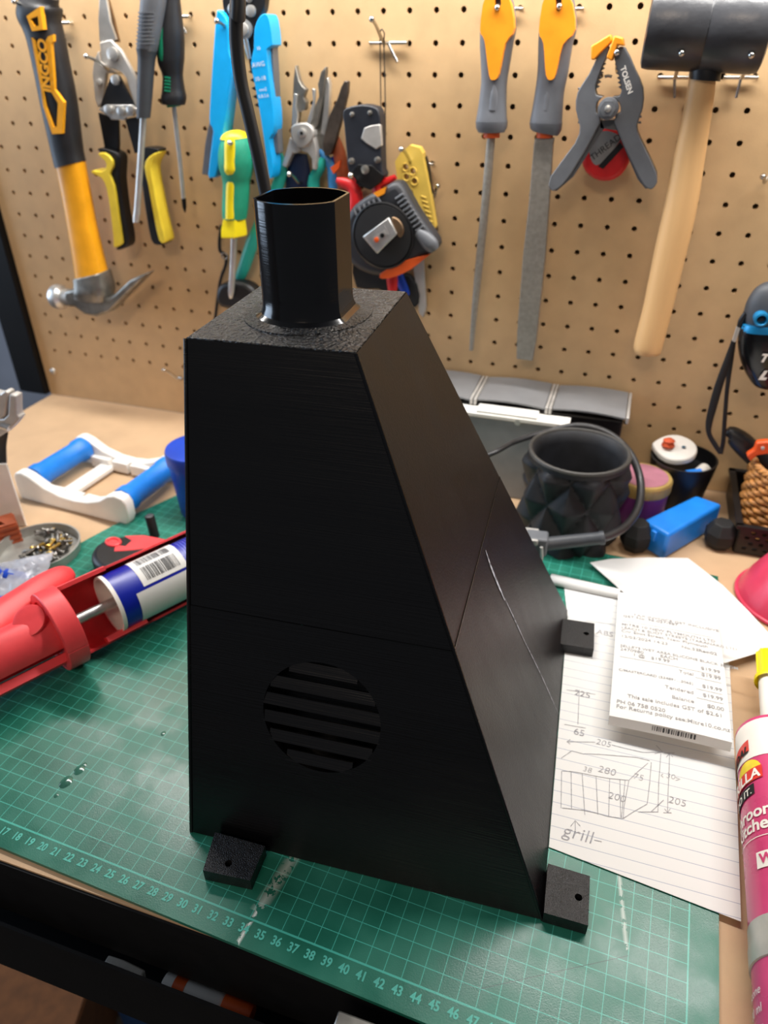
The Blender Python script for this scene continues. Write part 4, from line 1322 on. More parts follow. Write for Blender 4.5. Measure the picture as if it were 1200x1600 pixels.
# ------------------------------------------------------------------ red handled knife and a black peg
t = thing('folding_knife', 'black folding knife handle with coral red inlay behind the caulking gun', 'knife', at_z(205, 880, MATZ))
h = mk('handle', zslab([(141, 868), (148, 852), (165, 842), (190, 836), (225, 834), (258, 840), (276, 850), (268, 862), (240, 876), (205, 886), (170, 888), (150, 882)], 0.020, 0.0165, 3), M_BLK, t, bevel=0.0055, seg=4)
mk('red_inlay', zslab([(180, 851), (196, 853), (206, 844), (194, 837), (225, 836), (256, 842), (270, 850), (258, 856), (225, 857), (195, 860), (178, 861)], 0.0206, 0.002), M_REDG, h, bevel=0.0006)
mk('lanyard_ring', tube([at_z(177 + 11 * math.cos(a), 847 + 6 * math.sin(a), 0.0205) for a in [2 * PI * i / 20 for i in range(20)]], 0.0014, 8, closed=True), M_REDG, h)
mk('lanyard_well', zslab([(177 + 9 * math.cos(a), 847 + 4.6 * math.sin(a)) for a in [2 * PI * i / 16 for i in range(16)]], 0.0203, 0.001), M_REDG, h)
P0 = at_z(242, 838, MATZ)
t = thing('black_peg', 'short black cylindrical peg standing on the mat behind the knife', 'peg', P0)
mk('shaft', lathe([(0.0047, 0), (0.0047, 0.0235), (0.0042, 0.0243)], P0, (-0.05, 0.0, 1), 20), M_BLKM, t)
mk('end_face', lathe([(0.0040, 0.02435), (0.0036, 0.0246)], P0, (-0.05, 0, 1), 20), M_GREYD, t)

# ------------------------------------------------------------------ caulking gun with its cartridge
GA = Vector((0.470, 0.883, 0)).normalized()
GS = Vector((GA.y, -GA.x, 0))
GU = Vector((0, 0, 1))
G0 = Vector((-0.2985, -0.4355, 0.0365))


def gl(prof, arc=None, n=36, cap=False, o=G0):
    return lathe(prof, o, GA, n, cap=cap, arc=arc, xd=GS)


def shell(r0, r1, h0, h1, arc, n=30):
    """thick part-tube about the gun's axis"""
    V, F = [], []
    for hgt in (h0, h1):
        for r in (r0, r1):
            for i in range(n + 1):
                t_ = arc[0] + (arc[1] - arc[0]) * i / n
                V.append(G0 + GA * hgt + GS * (r * math.cos(t_)) + GA.cross(GS) * (r * math.sin(t_)))
    m = n + 1
    for i in range(n):
        F.append((i, i + 1, m + i + 1, m + i))
        F.append((2 * m + i + 1, 2 * m + i, 3 * m + i, 3 * m + i + 1))
        F.append((i + 1, i, 2 * m + i, 2 * m + i + 1))
        F.append((m + i, m + i + 1, 3 * m + i + 1, 3 * m + i))
    F.append((0, m, 3 * m, 2 * m))
    F.append((n, 2 * m + n, 3 * m + n, m + n))
    return V, F


t = thing('caulking_gun', 'red caulking gun lying on the cutting mat with a blue cartridge in it', 'caulking gun', Vector((G0.x, G0.y, MATZ)))
# angles run from the right side (0) over the top (90 deg) to the left (180 deg) and below (270 deg)
sgn = 1 if GA.cross(GS).z > 0 else -1
AR = lambda a, b: (math.radians(a) * sgn, math.radians(b) * sgn)
mk('cradle', shell(0.0275, 0.0292, 0.006, 0.235, AR(118, 296)), M_REDG, t)
mk('cradle_lip', shell(0.0270, 0.0302, 0.006, 0.048, AR(112, 122)), M_REDG, t)
mk('cradle_tray', shell(0.0225, 0.0272, 0.026, 0.060, AR(292, 318)), M_REDG, t)
mk('collar', shell(0.0255, 0.0325, -0.008, 0.008, AR(0, 360), 44), M_REDG, t, bevel=0.0008)
mk('end_plate', gl([(0.0045, -0.006), (0.0300, -0.006), (0.0300, -0.002), (0.0045, -0.002)]), M_REDG, t)
mk('sleeve', shell(0.0165, 0.0192, -0.100, -0.006, AR(-12, 282)), M_REDG, t)
mk('sleeve_rail', shell(0.0195, 0.0265, -0.095, -0.006, AR(286, 330)), M_REDG, t)
lob = [at_z(*q_, 0.040) for q_ in ((112, 894), (100, 901), (72, 920), (40, 945), (2, 974), (-45, 1012))]
mk('grip', tube(lob, [0.0055, 0.0110, 0.0145, 0.0165, 0.0185, 0.0200], 18, k=4, flat=0.9), M_REDG, t, smooth=80)
mk('thumb_boss', lathe([(0.0125, 0), (0.0122, 0.0016), (0.0105, 0.0020), (0.0001, 0.0006)], G0 - GA * 0.019 + GU * 0.0200 + GS * 0.002, (GU * 0.8 - GA * 0.45 + GS * 0.35).normalized(), 24), M_REDG, t)
mk('piston_rod', cyl(G0 - GA * 0.10, G0 + GA * 0.070, 0.0042, 14), M_STEEL, t)
CR = 0.0238
M_NAVY = mat('royal_blue_print', '12229a', 0.3, vary=0.05)
t2 = thing('blue_cartridge', 'dark blue sealant cartridge with a barcode label in the red caulking gun', 'cartridge', G0 + GA * 0.06 + Vector((0, 0, -0.0238)))
cb = mk('tube', gl([(CR - 0.0012, 0.0400), (CR, 0.0405), (CR, 0.215), (0.020, 0.219), (0.0065, 0.220), (0.0055, 0.229)]), M_NAVY, t2)
mk('white_rim', gl([(CR - 0.0016, 0.0398), (CR + 0.0006, 0.0396), (CR + 0.0006, 0.0428), (CR, 0.0430)]), M_WHITE, t2)
mk('inner_wall', gl([(CR - 0.0016, 0.0398), (CR - 0.0018, 0.0640), (0.0042, 0.0645)]), M_WHITE, t2)


def patch(a0, a1, h0, h1, r, n=14):
    V, F = [], []
    for i in range(n + 1):
        t_ = math.radians(lerp(a0, a1, i / n)) * sgn
        for hgt in (h0, h1):
            V.append(G0 + GA * hgt + GS * (r * math.cos(t_)) + GA.cross(GS) * (r * math.sin(t_)))
    for i in range(n):
        F.append((2 * i, 2 * i + 1, 2 * i + 3, 2 * i + 2))
    return V, F


lb = mk('barcode_label', patch(40, 128, 0.0640, 0.1040, CR + 0.0003), M_PAPER, t2)
g = []
rn = random.Random(11)
for row, (b0, b1) in enumerate(((48, 78), (86, 108))):
    hgt = 0.0690
    while hgt < 0.0985:
        wd = rn.choice((0.0003, 0.0005, 0.0008))
        g.append(patch(b0, b1, hgt, hgt + wd, CR + 0.0006, 6))
        hgt += wd + rn.choice((0.0004, 0.0006, 0.0009))
mk('barcode', g, M_INK, lb, smooth=0)
mk('white_band', patch(-45, 34, 0.0560, 0.130, CR + 0.0003), M_PAPER, t2)
for i in range(14):  # fine paler blue bands round the cartridge
    mk('thin_stripe', patch(36, 132, 0.1075 + i * 0.0026, 0.1083 + i * 0.0026, CR + 0.0003), mat('pale_blue', '5b68c8', 0.35), t2)

# ------------------------------------------------------------------ blue handled snips by the tin
t = thing('wire_cutters', 'small wire cutters with blue handles beside the plastic bag', 'pliers', at_z(20, 935, MATZ))
mk('handle', tube([at_z(*q_, 0.0125) for q_ in ((-60, 890), (-20, 896), (15, 902), (40, 906), (53, 909))], [0.0065, 0.0075, 0.0075, 0.006, 0.0025], 14, k=3), M_BLUE3, t, smooth=80)
mk('handle', tube([at_z(*q_, 0.0125) for q_ in ((-60, 958), (-25, 950), (0, 945), (12, 943), (17, 942))], [0.0065, 0.0075, 0.0075, 0.006, 0.0025], 14, k=3), M_BLUE3, t, smooth=80)
mk('arm', zslab([(20, 918), (52, 914), (62, 925), (50, 934), (30, 928)], 0.012, 0.006), M_GREYP, t, bevel=0.001)
mk('arm', zslab([(12, 938), (36, 932), (58, 930), (52, 942), (30, 946)], 0.011, 0.006), M_GREYP, t, bevel=0.001)

# ------------------------------------------------------------------ storage organiser against the pegboard
t = thing('storage_organiser', 'grey storage organiser with three dark flip lids against the pegboard', 'organiser', (-0.03, -0.06, 0.0005))
mk('bin_body', [box((-0.045, -0.0335, 0.0485), (0.272, 0.056, 0.0960))], M_BLK, t, bevel=0.002)
M_LID = mat('smoky_lid', '77787a', 0.25, vary=0.05, vscale=30)
for (x0, x1) in ((0.0215, 0.0925), (-0.0555, 0.0135), (-0.1330, -0.0640)):
    n = 10
    V = []
    for lay in (0, 0.0016):
        for i in range(n + 1):
            s_ = i / n
            z_ = lerp(0.1010, 0.1010, s_) + 0.0025 * math.sin(s_ * PI * 0.9)
            V += [Vector((lerp(x0, x1, s_), -0.0035, z_ + lay)), Vector((lerp(x0, x1, s_), -0.0655, z_ - 0.002 * s_ + lay))]
    F = []
    m = 2 * (n + 1)
    for i in range(n):
        a = 2 * i
        F += [(a, a + 1, a + 3, a + 2), (m + a + 2, m + a + 3, m + a + 1, m + a), (a + 1, m + a + 1, m + a + 3, a + 3), (a + 2, m + a + 2, m + a, a)]
    F += [(0, m, m + 1, 1), (m - 1, 2 * m - 1, 2 * m - 2, m - 2)]
    ld = mk('flip_lid', (V, F), M_LID, t, smooth=30)
    for x in (x0 - 0.0022, x1 + 0.0022):
        mk('side_tab', box((x, -0.0345, 0.0995), (0.0028, 0.064, 0.0070)), M_SATIN, ld, bevel=0.0006)
mk('front_panel', box((-0.070, -0.0735, 0.0455), (0.222, 0.016, 0.0900)), mat('mid_grey_panel', '85888a', 0.5, vary=0.05), t, bevel=0.001)
mk('white_rail', box((-0.070, -0.0735, 0.0925), (0.222, 0.0185, 0.0045)), M_WHITE, t, bevel=0.0008)
mk('white_clip', box((-0.022, -0.0725, 0.0960), (0.062, 0.018, 0.0035)), M_WHITE, t, bevel=0.0008)
mk('panel_screw', lathe([(0.0035, 0), (0.003, 0.0012)], at_y(809, 660, -0.0816), (0, -1, 0), 14), M_SATIN, t)

# ------------------------------------------------------------------ quilted black pot
PC_ = Vector((0.0560, -0.1340, 0.0035))
t = thing('quilted_pot', 'black pot with a quilted diamond surface in front of the grey organiser', 'pot', PC_)


def quilt():
    V, F = [], []
    nu, nv = 128, 48
    hgt = 0.089
    for j in range(nv + 1):
        v = j / nv
        z = hgt * v
        base = 0.0455 + 0.0015 * math.sin(v * PI)
        for i in range(nu):
            a = 2 * PI * i / nu
            u = a / (2 * PI) * 7 + 0.3
            w_ = v * 1.6 + 0.1
            d1 = abs(((u + w_) % 1) - 0.5) * 2
            d2 = abs(((u - w_) % 1) - 0.5) * 2
            puff = min(1 - d1, 1 - d2)
            r = base + 0.0115 * (puff ** 0.75 - 0.5)
            if v > 0.955:
                r = base + 0.001
            V.append(PC_ + Vector((r * math.cos(a), r * math.sin(a), z)))
    rings = [(0.0462, 0.0903), (0.0440, 0.0912), (0.0418, 0.0903), (0.0385, 0.080), (0.0380, 0.010), (0.0001, 0.0095)]
    for r, z in rings:
        for i in range(nu):
            a = 2 * PI * i / nu
            V.append(PC_ + Vector((r * math.cos(a), r * math.sin(a), z)))
    for j in range(nv + len(rings)):
        for i in range(nu):
            k = (i + 1) % nu
            F.append((j * nu + i, j * nu + k, (j + 1) * nu + k, (j + 1) * nu + i))
    F.append(tuple(range(nu - 1, -1, -1)))
    return V, F


mk('body', quilt(), mat('black_quilted_print', '17181d', 0.6, vary=0.25, vscale=50, bump=0.15, bscale=900), t, smooth=50)
mk('rim', tube([PC_ + Vector((0.0448 * math.cos(a), 0.0448 * math.sin(a), 0.0907)) for a in [2 * PI * i / 48 for i in range(48)]], 0.0022, 8, closed=True), mat('grey_worn_rim', '3a3835', 0.55), t)

# ------------------------------------------------------------------ flexible hose arm with clamp
t = thing('flexible_hose_arm', 'black flexible hose looping round the quilted pot to a clamp', 'hose', at_y(850, 870, -0.205))
HP = [at_y(*q_) for q_ in ((755, 722, -0.170), (775, 706, -0.160), (805, 690, -0.122), (860, 673, -0.0905), (905, 665, -0.0856), (948, 676, -0.0856), (982, 705, -0.094), (1000, 748, -0.112), (998, 790, -0.142), (980, 820, -0.170), (955, 836, -0.192), (938, 841, -0.202))]
HP = [Vector((-0.075, -0.185, 0.03)), Vector((-0.055, -0.18, 0.075))] + HP[1:]
mk('hose', tube(HP, [0.0022, 0.0022, 0.0024, 0.0028, 0.003, 0.0032, 0.0034, 0.0036, 0.0038, 0.0038, 0.0038, 0.0038, 0.0036], 12, k=5), mat('black_hose', '2b2b2d', 0.4), t, smooth=80)
A, B = at_y(945, 840, -0.2015), at_y(852, 850, -0.212)
mk('sleeve', lathe([(0.0052, 0), (0.0062, 0.0008), (0.0062, 0.004), (0.0056, 0.0048), (0.0062, (B - A).length), (0.004, (B - A).length + .0005)], A, B - A, 20), M_GREYD, t)
mk('clamp_block', [box(at_y(838, 848, -0.212), (0.020, 0.016, 0.018), 0.1)], M_GREYP, t, bevel=0.002)
mk('clamp_plate', [box(at_y(827, 838, -0.212), (0.016, 0.020, 0.006), 0.1)], M_SATIN, t, bevel=0.001)
mk('clamp_screw', tube([at_y(846, 855, -0.222), at_y(847, 868, -0.222), at_y(845, 880, -0.222)], 0.0014, 8), M_SATIN, t)

# ------------------------------------------------------------------ purple jar, black bowl, blue box
c = Vector((0.1195, -0.0800, 0.0005))
t = thing('purple_jar', 'purple jar with a gold rimmed pink lid behind the blue box', 'jar', c)
mk('body', lathe([(0.022, 0), (0.0245, 0.002), (0.0262, 0.010), (0.0265, 0.036)], c, (0, 0, 1), 40), mat('purple_label', '4c2477', 0.35, vary=0.3, vscale=14, col2='8a3f80'), t)
prof = []
lid = mk('lid', lathe([(0.0272, 0.036), (0.0276, 0.0365), (0.0276, 0.0475), (0.0266, 0.0490), (0.0235, 0.0492)], c, (0, 0, 1), 40), mat('gold_lid', 'b99c5c', 0.42, metal=0.3), t)
for i in range(60):
    a = 2 * PI * i / 60
    mk('lid_ridge', box(c + Vector((0.0276 * math.cos(a), 0.0276 * math.sin(a), 0.0422)), (0.0010, 0.0014, 0.0100), a), mat('gold_lid', 'b99c5c'), lid, smooth=0)
mk('lid_disc', lathe([(0.0238, 0.0488), (0.0235, 0.0496), (0.0001, 0.0497)], c, (0, 0, 1), 40, cap=False), mat('mauve_disc', 'a36b7a', 0.45, vary=0.1), lid)
c = Vector((0.1570, -0.0365, 0.0005))
t = thing('black_bowl', 'round black bowl with small white and blue toys behind the purple jar', 'bowl', c)
mk('body', lathe([(0.023, 0), (0.025, 0.001), (0.0325, 0.050), (0.0330, 0.054), (0.0312, 0.054), (0.0300, 0.046), (0.0285, 0.040), (0.0001, 0.0395)], c, (0, 0, 1), 44), M_BLK, t)
bt = c + Vector((0, 0, 0.0485))
t = thing('toy_boat', 'white toy boat hull with an orange knob lying in the black bowl', 'toy', bt + Vector((-0.006, 0.002, 0)))
oval = []
for i in range(28):
    a = 2 * PI * i / 28
    x = 0.0225 * math.cos(a)
    y = 0.0150 * math.sin(a) * (1.0 if x > 0 else max(0.0, 1 - (x / -0.0228) ** 2) ** 0.35)
    oval.append(bt + Vector((-0.011 + x * 0.97 + y * 0.1, 0.001 + y * 0.86 - x * 0.10, 0.0085 + y * 0.55)))
mk('hull', prism(oval, (0, 0, 0.006)), M_WHITE, t, bevel=0.0022, seg=3)
ctr = bt + Vector((-0.011, 0.0, 0.0150))
mk('deck_ring', tube([ctr + (v - ctr) * 0.72 + Vector((0, 0, 0.0014)) for v in oval], 0.0007, 6, closed=True), M_WHITE, t)
kn = []
rn = random.Random(2)
mk('orange_knob', [lathe([(0.0062, 0), (0.0068, 0.0018), (0.0048, 0.0048), (0.0062, 0.0068), (0.0030, 0.0088)], ctr + Vector((-0.0065, 0.0015, -0.001)), (0, 0, 1), 9)], mat('orange_knob', 'd9592b', 0.5, vary=0.2), t, smooth=0)
mk('porthole', lathe([(0.0022, 0), (0.0018, 0.0006)], ctr + Vector((0.0085, 0.0010, 0.0008)), (0, 0, 1), 14), mat('teal_dot', '1d5c77', 0.4), t)
tag(mk('blue_toy_piece', lathe([(0.0065, 0), (0.0065, 0.014), (0.0055, 0.015)], c + Vector((0.004, -0.0205, 0.0425)), (1, 0.25, 0.2), 20), M_BLUE2, bevel=0.0), 'blue toy piece lying under the white toy boat', 'toy')
tag(mk('white_toy_piece', lathe([(0.0060, 0), (0.0066, 0.002), (0.0066, 0.009), (0.0060, 0.011)], c + Vector((0.0165, -0.0115, 0.0425)), (0.5, 0.7, 0.3), 20), M_WHITE), 'white toy piece lying beside the toy boat in the bowl', 'toy')

zb = 0.0300
q4 = [at_z(*q_, zb) for q_ in ((1005, 812), (1045, 836), (1129, 787), (1087, 773))]
b0, b1 = at_z(1040, 869, 0.0005), at_z(1140, 822, 0.0005)
t = thing('blue_printed_box', 'bright blue printed box with rounded top edges on the bench', 'box', (sum((v.x for v in q4)) / 4, sum((v.y for v in q4)) / 4, 0.0005))
q4 = [q4[0], q4[1], q4[2], q4[3]]
bx = mk('body', hexa([Vector((v.x, v.y, 0.0005)) for v in q4], q4), M_BLUE2, t, bevel=0.0035, seg=4)
m01 = (q4[0] + q4[1]) / 2
outw = ((q4[0] - q4[3]).normalized())
mk('end_latch', box(Vector((m01.x, m01.y, 0.021)) + outw * 0.0006, (0.006, 0.004, 0.011), math.atan2((q4[1] - q4[0]).y, (q4[1] - q4[0]).x)), M_BLUE2, t, bevel=0.001)

# black faceted knobs on the bench


def faceted(c, r, h_, rot):
    prof = [(r * 0.70, 0.0), (r * 1.0, h_ * 0.28), (r * 1.0, h_ * 0.62), (r * 0.62, h_)]
    return lathe(prof, c, (0, 0, 1), 7, xd=(math.cos(rot), math.sin(rot), 0))


tag(mk('faceted_knob', faceted(at_z(990, 856, 0.0005), 0.0150, 0.030, 0.3), M_BLKM, smooth=0, bevel=0.0012), 'black faceted knob between the quilted pot and the blue box', 'knob', 'black faceted knobs')
tag(mk('faceted_knob', faceted(at_z(1121, 852, 0.0005), 0.0150, 0.027, 0.9), M_BLKM, smooth=0, bevel=0.0012), 'black faceted knob between the blue box and the black crate', 'knob', 'black faceted knobs')

# ------------------------------------------------------------------ black crate with wicker basket
CX0, CX1, CY0, CY1, CHT = 0.2120, 0.3300, -0.1150, -0.0060, 0.030
t = thing('black_crate', 'low black perforated plastic crate carrying the wicker basket', 'crate', ((CX0 + CX1) / 2, (CY0 + CY1) / 2, 0.0005))
mk('floor_plate', box(((CX0 + CX1) / 2, (CY0 + CY1) / 2, 0.0020), (CX1 - CX0, CY1 - CY0, 0.003)), M_BLK, t)
hl_ = []
for r in range(4):
    for k in range(12):
        hx, hz = CX0 + 0.007 + k * 0.0092 + (r % 2) * 0.0045, 0.0075 + r * 0.0058
        if hx + 0.002 < CX1 - 0.001:
            hl_.append([Vector((hx + dx, CY0 - 0.0015, hz + dz)) for dx, dz in ((-0.002, -0.0015), (0.002, -0.0015), (0.002, 0.0015), (-0.002, 0.0015))])
mk('front_wall', holed([Vector((x, CY0 - 0.0015, z)) for x, z in ((CX0, 0.001), (CX1, 0.001), (CX1, 0.031), (CX0, 0.031))], hl_, (0, 0.003, 0)), M_BLK, t, smooth=0)
for nm, g in (('rear_wall', box(((CX0 + CX1) / 2, CY1, 0.016), (CX1 - CX0, 0.003, 0.030))), ('side_wall', box((CX0, (CY0 + CY1) / 2, 0.016), (0.003, CY1 - CY0, 0.030))), ('side_wall', box((CX1, (CY0 + CY1) / 2, 0.016), (0.003, CY1 - CY0, 0.030)))):
    mk(nm, g, M_BLK, t, bevel=0.0008)
mk('rim', [box(((CX0 + CX1) / 2, CY0 - 0.002, 0.031), (CX1 - CX0 + 0.010, 0.006, 0.003)), box(((CX0 + CX1) / 2, CY1 + 0.000, 0.031), (CX1 - CX0 + 0.010, 0.006, 0.003)), box((CX0 - 0.002, (CY0 + CY1) / 2, 0.031), (0.006, CY1 - CY0 + .004, 0.003)), box((CX1 + 0.002, (CY0 + CY1) / 2, 0.031), (0.006, CY1 - CY0 + .004, 0.003))], M_BLK, t)
c = Vector((0.2600, -0.0600, 0.0040))
t = thing('wicker_basket', 'small round woven wicker basket standing in the black crate', 'basket', c)
mk('liner', lathe([(0.0400, 0.001), (0.0412, 0.066), (0.0390, 0.066), (0.0380, 0.006), (0.0001, 0.0055)], c, (0, 0, 1), 40), M_WICK, t)
NW = 36
for r in range(11):
    z = 0.0070 + r * 0.0056
    pts = []
    for i in range(NW * 4):
        a = 2 * PI * i / (NW * 4)
        wob = math.cos(a * NW / 2 + (r % 2) * PI)
        rr = 0.0430 + 0.0016 * wob
        pts.append(c + Vector((rr * math.cos(a), rr * math.sin(a), z)))
    mk('woven_strand', tube(pts, 0.0027, 8, closed=True), M_WICK, t, smooth=70)
for z in (0.003, 0.0685):
    for ph in range(3):
        pts = []
        for i in range(150):
            a = 2 * PI * i / 150
            w_ = a * 16 + ph * 2 * PI / 3
            rr = 0.0432 + 0.0019 * math.cos(w_)
            pts.append(c + Vector((rr * math.cos(a), rr * math.sin(a), z + 0.0019 * math.sin(w_))))
        mk('braided_strand', tube(pts, 0.0021, 6, closed=True), M_WICK, t, smooth=70)
Y = -0.050
t = thing('grip_tool', 'black handled tool with an orange trigger poking out of the wicker basket', 'tool', at_y(1180, 740, Y))
mk('grip', psweep([(1139, 682, 8), (1143, 680, 13), (1160, 693, 17), (1180, 712, 17), (1205, 735, 16)], Y, 0.9, 18, e=2.4), M_BLK, t)
tr = mk('trigger', pslab([(1166, 712), (1178, 704), (1182, 692), (1198, 690), (1212, 694), (1212, 708), (1198, 710), (1184, 712), (1172, 722)], Y - 0.024, 0.008), mat('trigger_orange', 'e2551e', 0.4), t, bevel=0.0015)
mk('trigger_screw', pdisc(1192, 701, 3.2, Y - 0.0255, 0.002), M_SATIN, tr)

# ------------------------------------------------------------------ magenta cone at the edge
c = Vector((0.2580, -0.1780, 0.0005))
t = thing('magenta_funnel', 'glossy magenta red funnel standing upside down on the bench', 'funnel', c)
mk('cone', lathe([(0.0480, 0.0), (0.0488, 0.0012), (0.0476, 0.004), (0.0420, 0.018), (0.0330, 0.036), (0.0220, 0.053), (0.0100, 0.067), (0.0075, 0.070), (0.0060, 0.095), (0.0050, 0.095)], c, (0, 0, 1), 48), mat('magenta_gloss', 'd2405c', 0.3, vary=0.05), t, smooth=50)
mk('rim', tube([c + Vector((0.0484 * math.cos(a), 0.0484 * math.sin(a), 0.0022)) for a in [2 * PI * i / 48 for i in range(48)]], 0.0018, 8, closed=True), mat('magenta_gloss', 'd2405c'), t)

# ------------------------------------------------------------------ papers
ZP = 0.0040


def lined_paper():
    m = bpy.data.materials.new('lined_paper')
    m.use_nodes = True
    nt = m.node_tree
    b = nt.nodes['Principled BSDF']
    tc = nt.nodes.new('ShaderNodeTexCoord')
    sp = nt.nodes.new('ShaderNodeSeparateXYZ')
    mp = nt.nodes.new('ShaderNodeMapping')
    mp.inputs['Rotation'].default_value = (0, 0, math.radians(-0.5))
    nt.links.new(tc.outputs['Object'], mp.inputs[0])
    nt.links.new(mp.outputs[0], sp.inputs[0])

    def mth(op, a, v):
        n = nt.nodes.new('ShaderNodeMath')
        n.operation = op
        nt.links.new(a, n.inputs[0])
        if v is not None:
            n.inputs[1].default_value = v
        return n.outputs[0]
    x = mth('MULTIPLY', sp.outputs['Y'], 1 / 0.0088)
    x = mth('FRACT', x, None)
    x = mth('LESS_THAN', x, 0.045)
    mx = nt.nodes.new('ShaderNodeMix')
    mx.data_type = 'RGBA'
    nt.links.new(x, mx.inputs[0])
    mx.inputs[6].default_value = (*lin('d9d9d7'), 1)
    mx.inputs[7].default_value = (*lin('9aa2b4'), 1)
    nt.links.new(mx.outputs[2], b.inputs['Base Color'])
    b.inputs['Roughness'].default_value = 0.75
    return m


e0, e1 = H(0.2153, 0.045, 0), H(0.2153, 0.262, 0)
pl = [Vector((e0.x, e0.y, ZP)), at_z(1158, 1440, ZP), at_z(1152, 1260, ZP), at_z(1140, 1040, ZP), at_z(1120, 985, ZP), at_z(1010, 930, ZP), at_z(880, 903, ZP), Vector((e1.x, e1.y, ZP))]
sh = mk('lined_sheet', prism(pl, (0, 0, -0.0003)), lined_paper(), loc=(0.12, -0.36, ZP))
tag(sh, 'lined paper sheet with a pencil sketch beside the hood', 'paper')
S = T(860, 1150, 310 / 1200)
strokes = [[(100, 35), (270, 38)], [(120, 22), (100, 36), (120, 50)], [(370, 55), (450, 75), (560, 100), (672, 98)], [(640, 58), (678, 98), (630, 108)],
           [(205, 108), (300, 112), (520, 130), (600, 150)], [(65, 135), (130, 90), (205, 112)],
           [(70, 212), (130, 216), (200, 228), (280, 245), (360, 258), (420, 264), (470, 268)], [(68, 215), (64, 436)], [(125, 220), (128, 440)], [(192, 228), (208, 478)], [(276, 246), (287, 476)], [(358, 258), (352, 488)], [(420, 262), (425, 492)], [(452, 266), (445, 340), (430, 495)], [(475, 268), (445, 430), (440, 500)],
           [(70, 436), (200, 450), (290, 470), (350, 488), (440, 500)], [(440, 500), (500, 460), (585, 412)], [(475, 268), (530, 215), (590, 165)], [(610, 160), (600, 290), (585, 412)], [(668, 108), (655, 280), (650, 460)], [(530, 460), (650, 460)], [(610, 458), (685, 388)],
           [(720, 110), (718, 200), (712, 330), (708, 462)], [(690, 105), (750, 105)], [(700, 130), (720, 108), (740, 128)], [(682, 465), (732, 465)], [(690, 440), (708, 465), (725, 440)], [(680, 230), (668, 240), (682, 250)], [(755, 250), (785, 262), (758, 270)],
           [(150, 572), (150, 515)], [(122, 548), (150, 512), (180, 545)], [(265, 630), (310, 640)]]
g = [ribbon([at_z(*v, ZP) for v in S(st)], 0.00042, 0.00025) for st in strokes]
for s_, sz, (x, y) in (('205', 0.0070, (320, 45)), ('280', 0.0078, (340, 212)), ('38', 0.0060, (222, 205)), ('200', 0.0075, (400, 372)), ('75', 0.0070, (530, 250)), ('30', 0.006, (725, 245)), ('205', 0.0075, (765, 398)), ('grill', 0.0125, (165, 595))):
    g.append(text_geo(s_, sz, at_z(*S([(x, y)])[0], ZP), (1, -0.02, 0), (0.02, 1, 0), up=0.0003, bold=-0.00012, shear=0.15))
for s_, sz, (x, y) in (('225', 0.008, (910, 1085)), ('65', 0.008, (905, 1145)), ('ABS', 0.008, (945, 990))):
    g.append(text_geo(s_, sz, at_z(x, y, ZP), (1, -0.02, 0), (0.02, 1, 0), up=0.0003))
for st in ([(885, 1078), (930, 1085)], [(905, 1078), (903, 1132)], [(882, 1132), (915, 1138)], [(915, 970), (960, 976)], [(927, 990), (925, 1030)]):
    g.append(ribbon([at_z(*v, ZP) for v in st], 0.00042, 0.00025))
mk('pencil_sketch', g, M_PENCIL, sh, smooth=0)['kind'] = 'stuff'

# rolled far edge of that sheet and a loose white sheet


def grid_sheet(cs, nx, ny, zf, th=0.0003):
    """bilinear sheet through four corners with a height function and a real thickness"""
    V, F = [], []
    for lay in (0, -th):
        for j in range(ny + 1):
            for i in range(nx + 1):
                s_, u_ = i / nx, j / ny
                p_ = lerp(lerp(cs[0], cs[1], s_), lerp(cs[3], cs[2], s_), u_)
                V.append(Vector((p_.x, p_.y, p_.z + zf(s_, u_) + lay)))
    m = (nx + 1) * (ny + 1)
    for j in range(ny):
        for i in range(nx):
            a = j * (nx + 1) + i
            F.append((a, a + 1, a + nx + 2, a + nx + 1))
            F.append((m + a + nx + 1, m + a + nx + 2, m + a + 1, m + a))
    for i in range(nx):
        a, b = i, ny * (nx + 1) + i
        F += [(a + 1, a, m + a, m + a + 1), (b, b + 1, m + b + 1, m + b)]
    for j in range(ny):
        a, b = j * (nx + 1), j * (nx + 1) + nx
        F += [(a, a + nx + 1, m + a + nx + 1, m + a), (b + nx + 1, b, m + b, m + b + nx + 1)]
    return V, F


a, b = at_z(862, 905, 0.007), at_z(968, 928, 0.007)
tag(mk('rolled_paper', tube([a + (a - b) * 0.02, lerp(a, b, 0.5), b], [0.0058, 0.0055, 0.0050], 18, flat=0.75), M_PAPER), 'white paper rolled up along the far end of the lined sheet', 'paper')
poly = [(922, 879), (955, 873), (1010, 871), (1075, 872), (1105, 895), (1130, 915), (1170, 955), (1204, 992), (1204, 1014), (1132, 1036), (1100, 1010), (1060, 980), (985, 935)]
tag(mk('loose_white_sheet', zslab(poly, 0.0088, 0.0004), M_PAPER), 'plain white paper sheet lying under the top of the receipt', 'paper')

# receipt: a curled strip whose near end stands off the bench
RC = [at_z(966, 925, 0.0105), at_z(1118, 952, 0.0105), at_z(1144, 1160, 0.0215), at_z(952, 1118, 0.0215)]


def rz(s_, u_):
    return 0.0035 * math.sin(PI * u_) * 0.8 + 0.001 * math.sin(PI * s_)


t = thing('till_receipt', 'curled white till receipt with printed lines on the paper sheets', 'receipt', (RC[0] + RC[2]) / 2 + Vector((0, 0, -0.006)))
mk('paper', grid_sheet(RC, 12, 24, rz), M_PAPER, t, smooth=60)
cs2 = [RC[3], RC[2], RC[2] + Vector((0.0005, -0.0012, -0.0075)), RC[3] + Vector((0.0005, -0.0012, -0.0075))]
mk('curled_end', grid_sheet(cs2, 12, 6, lambda s_, u_: 0.001 * math.sin(PI * s_) + 0.0), M_PAPER, t, smooth=60)


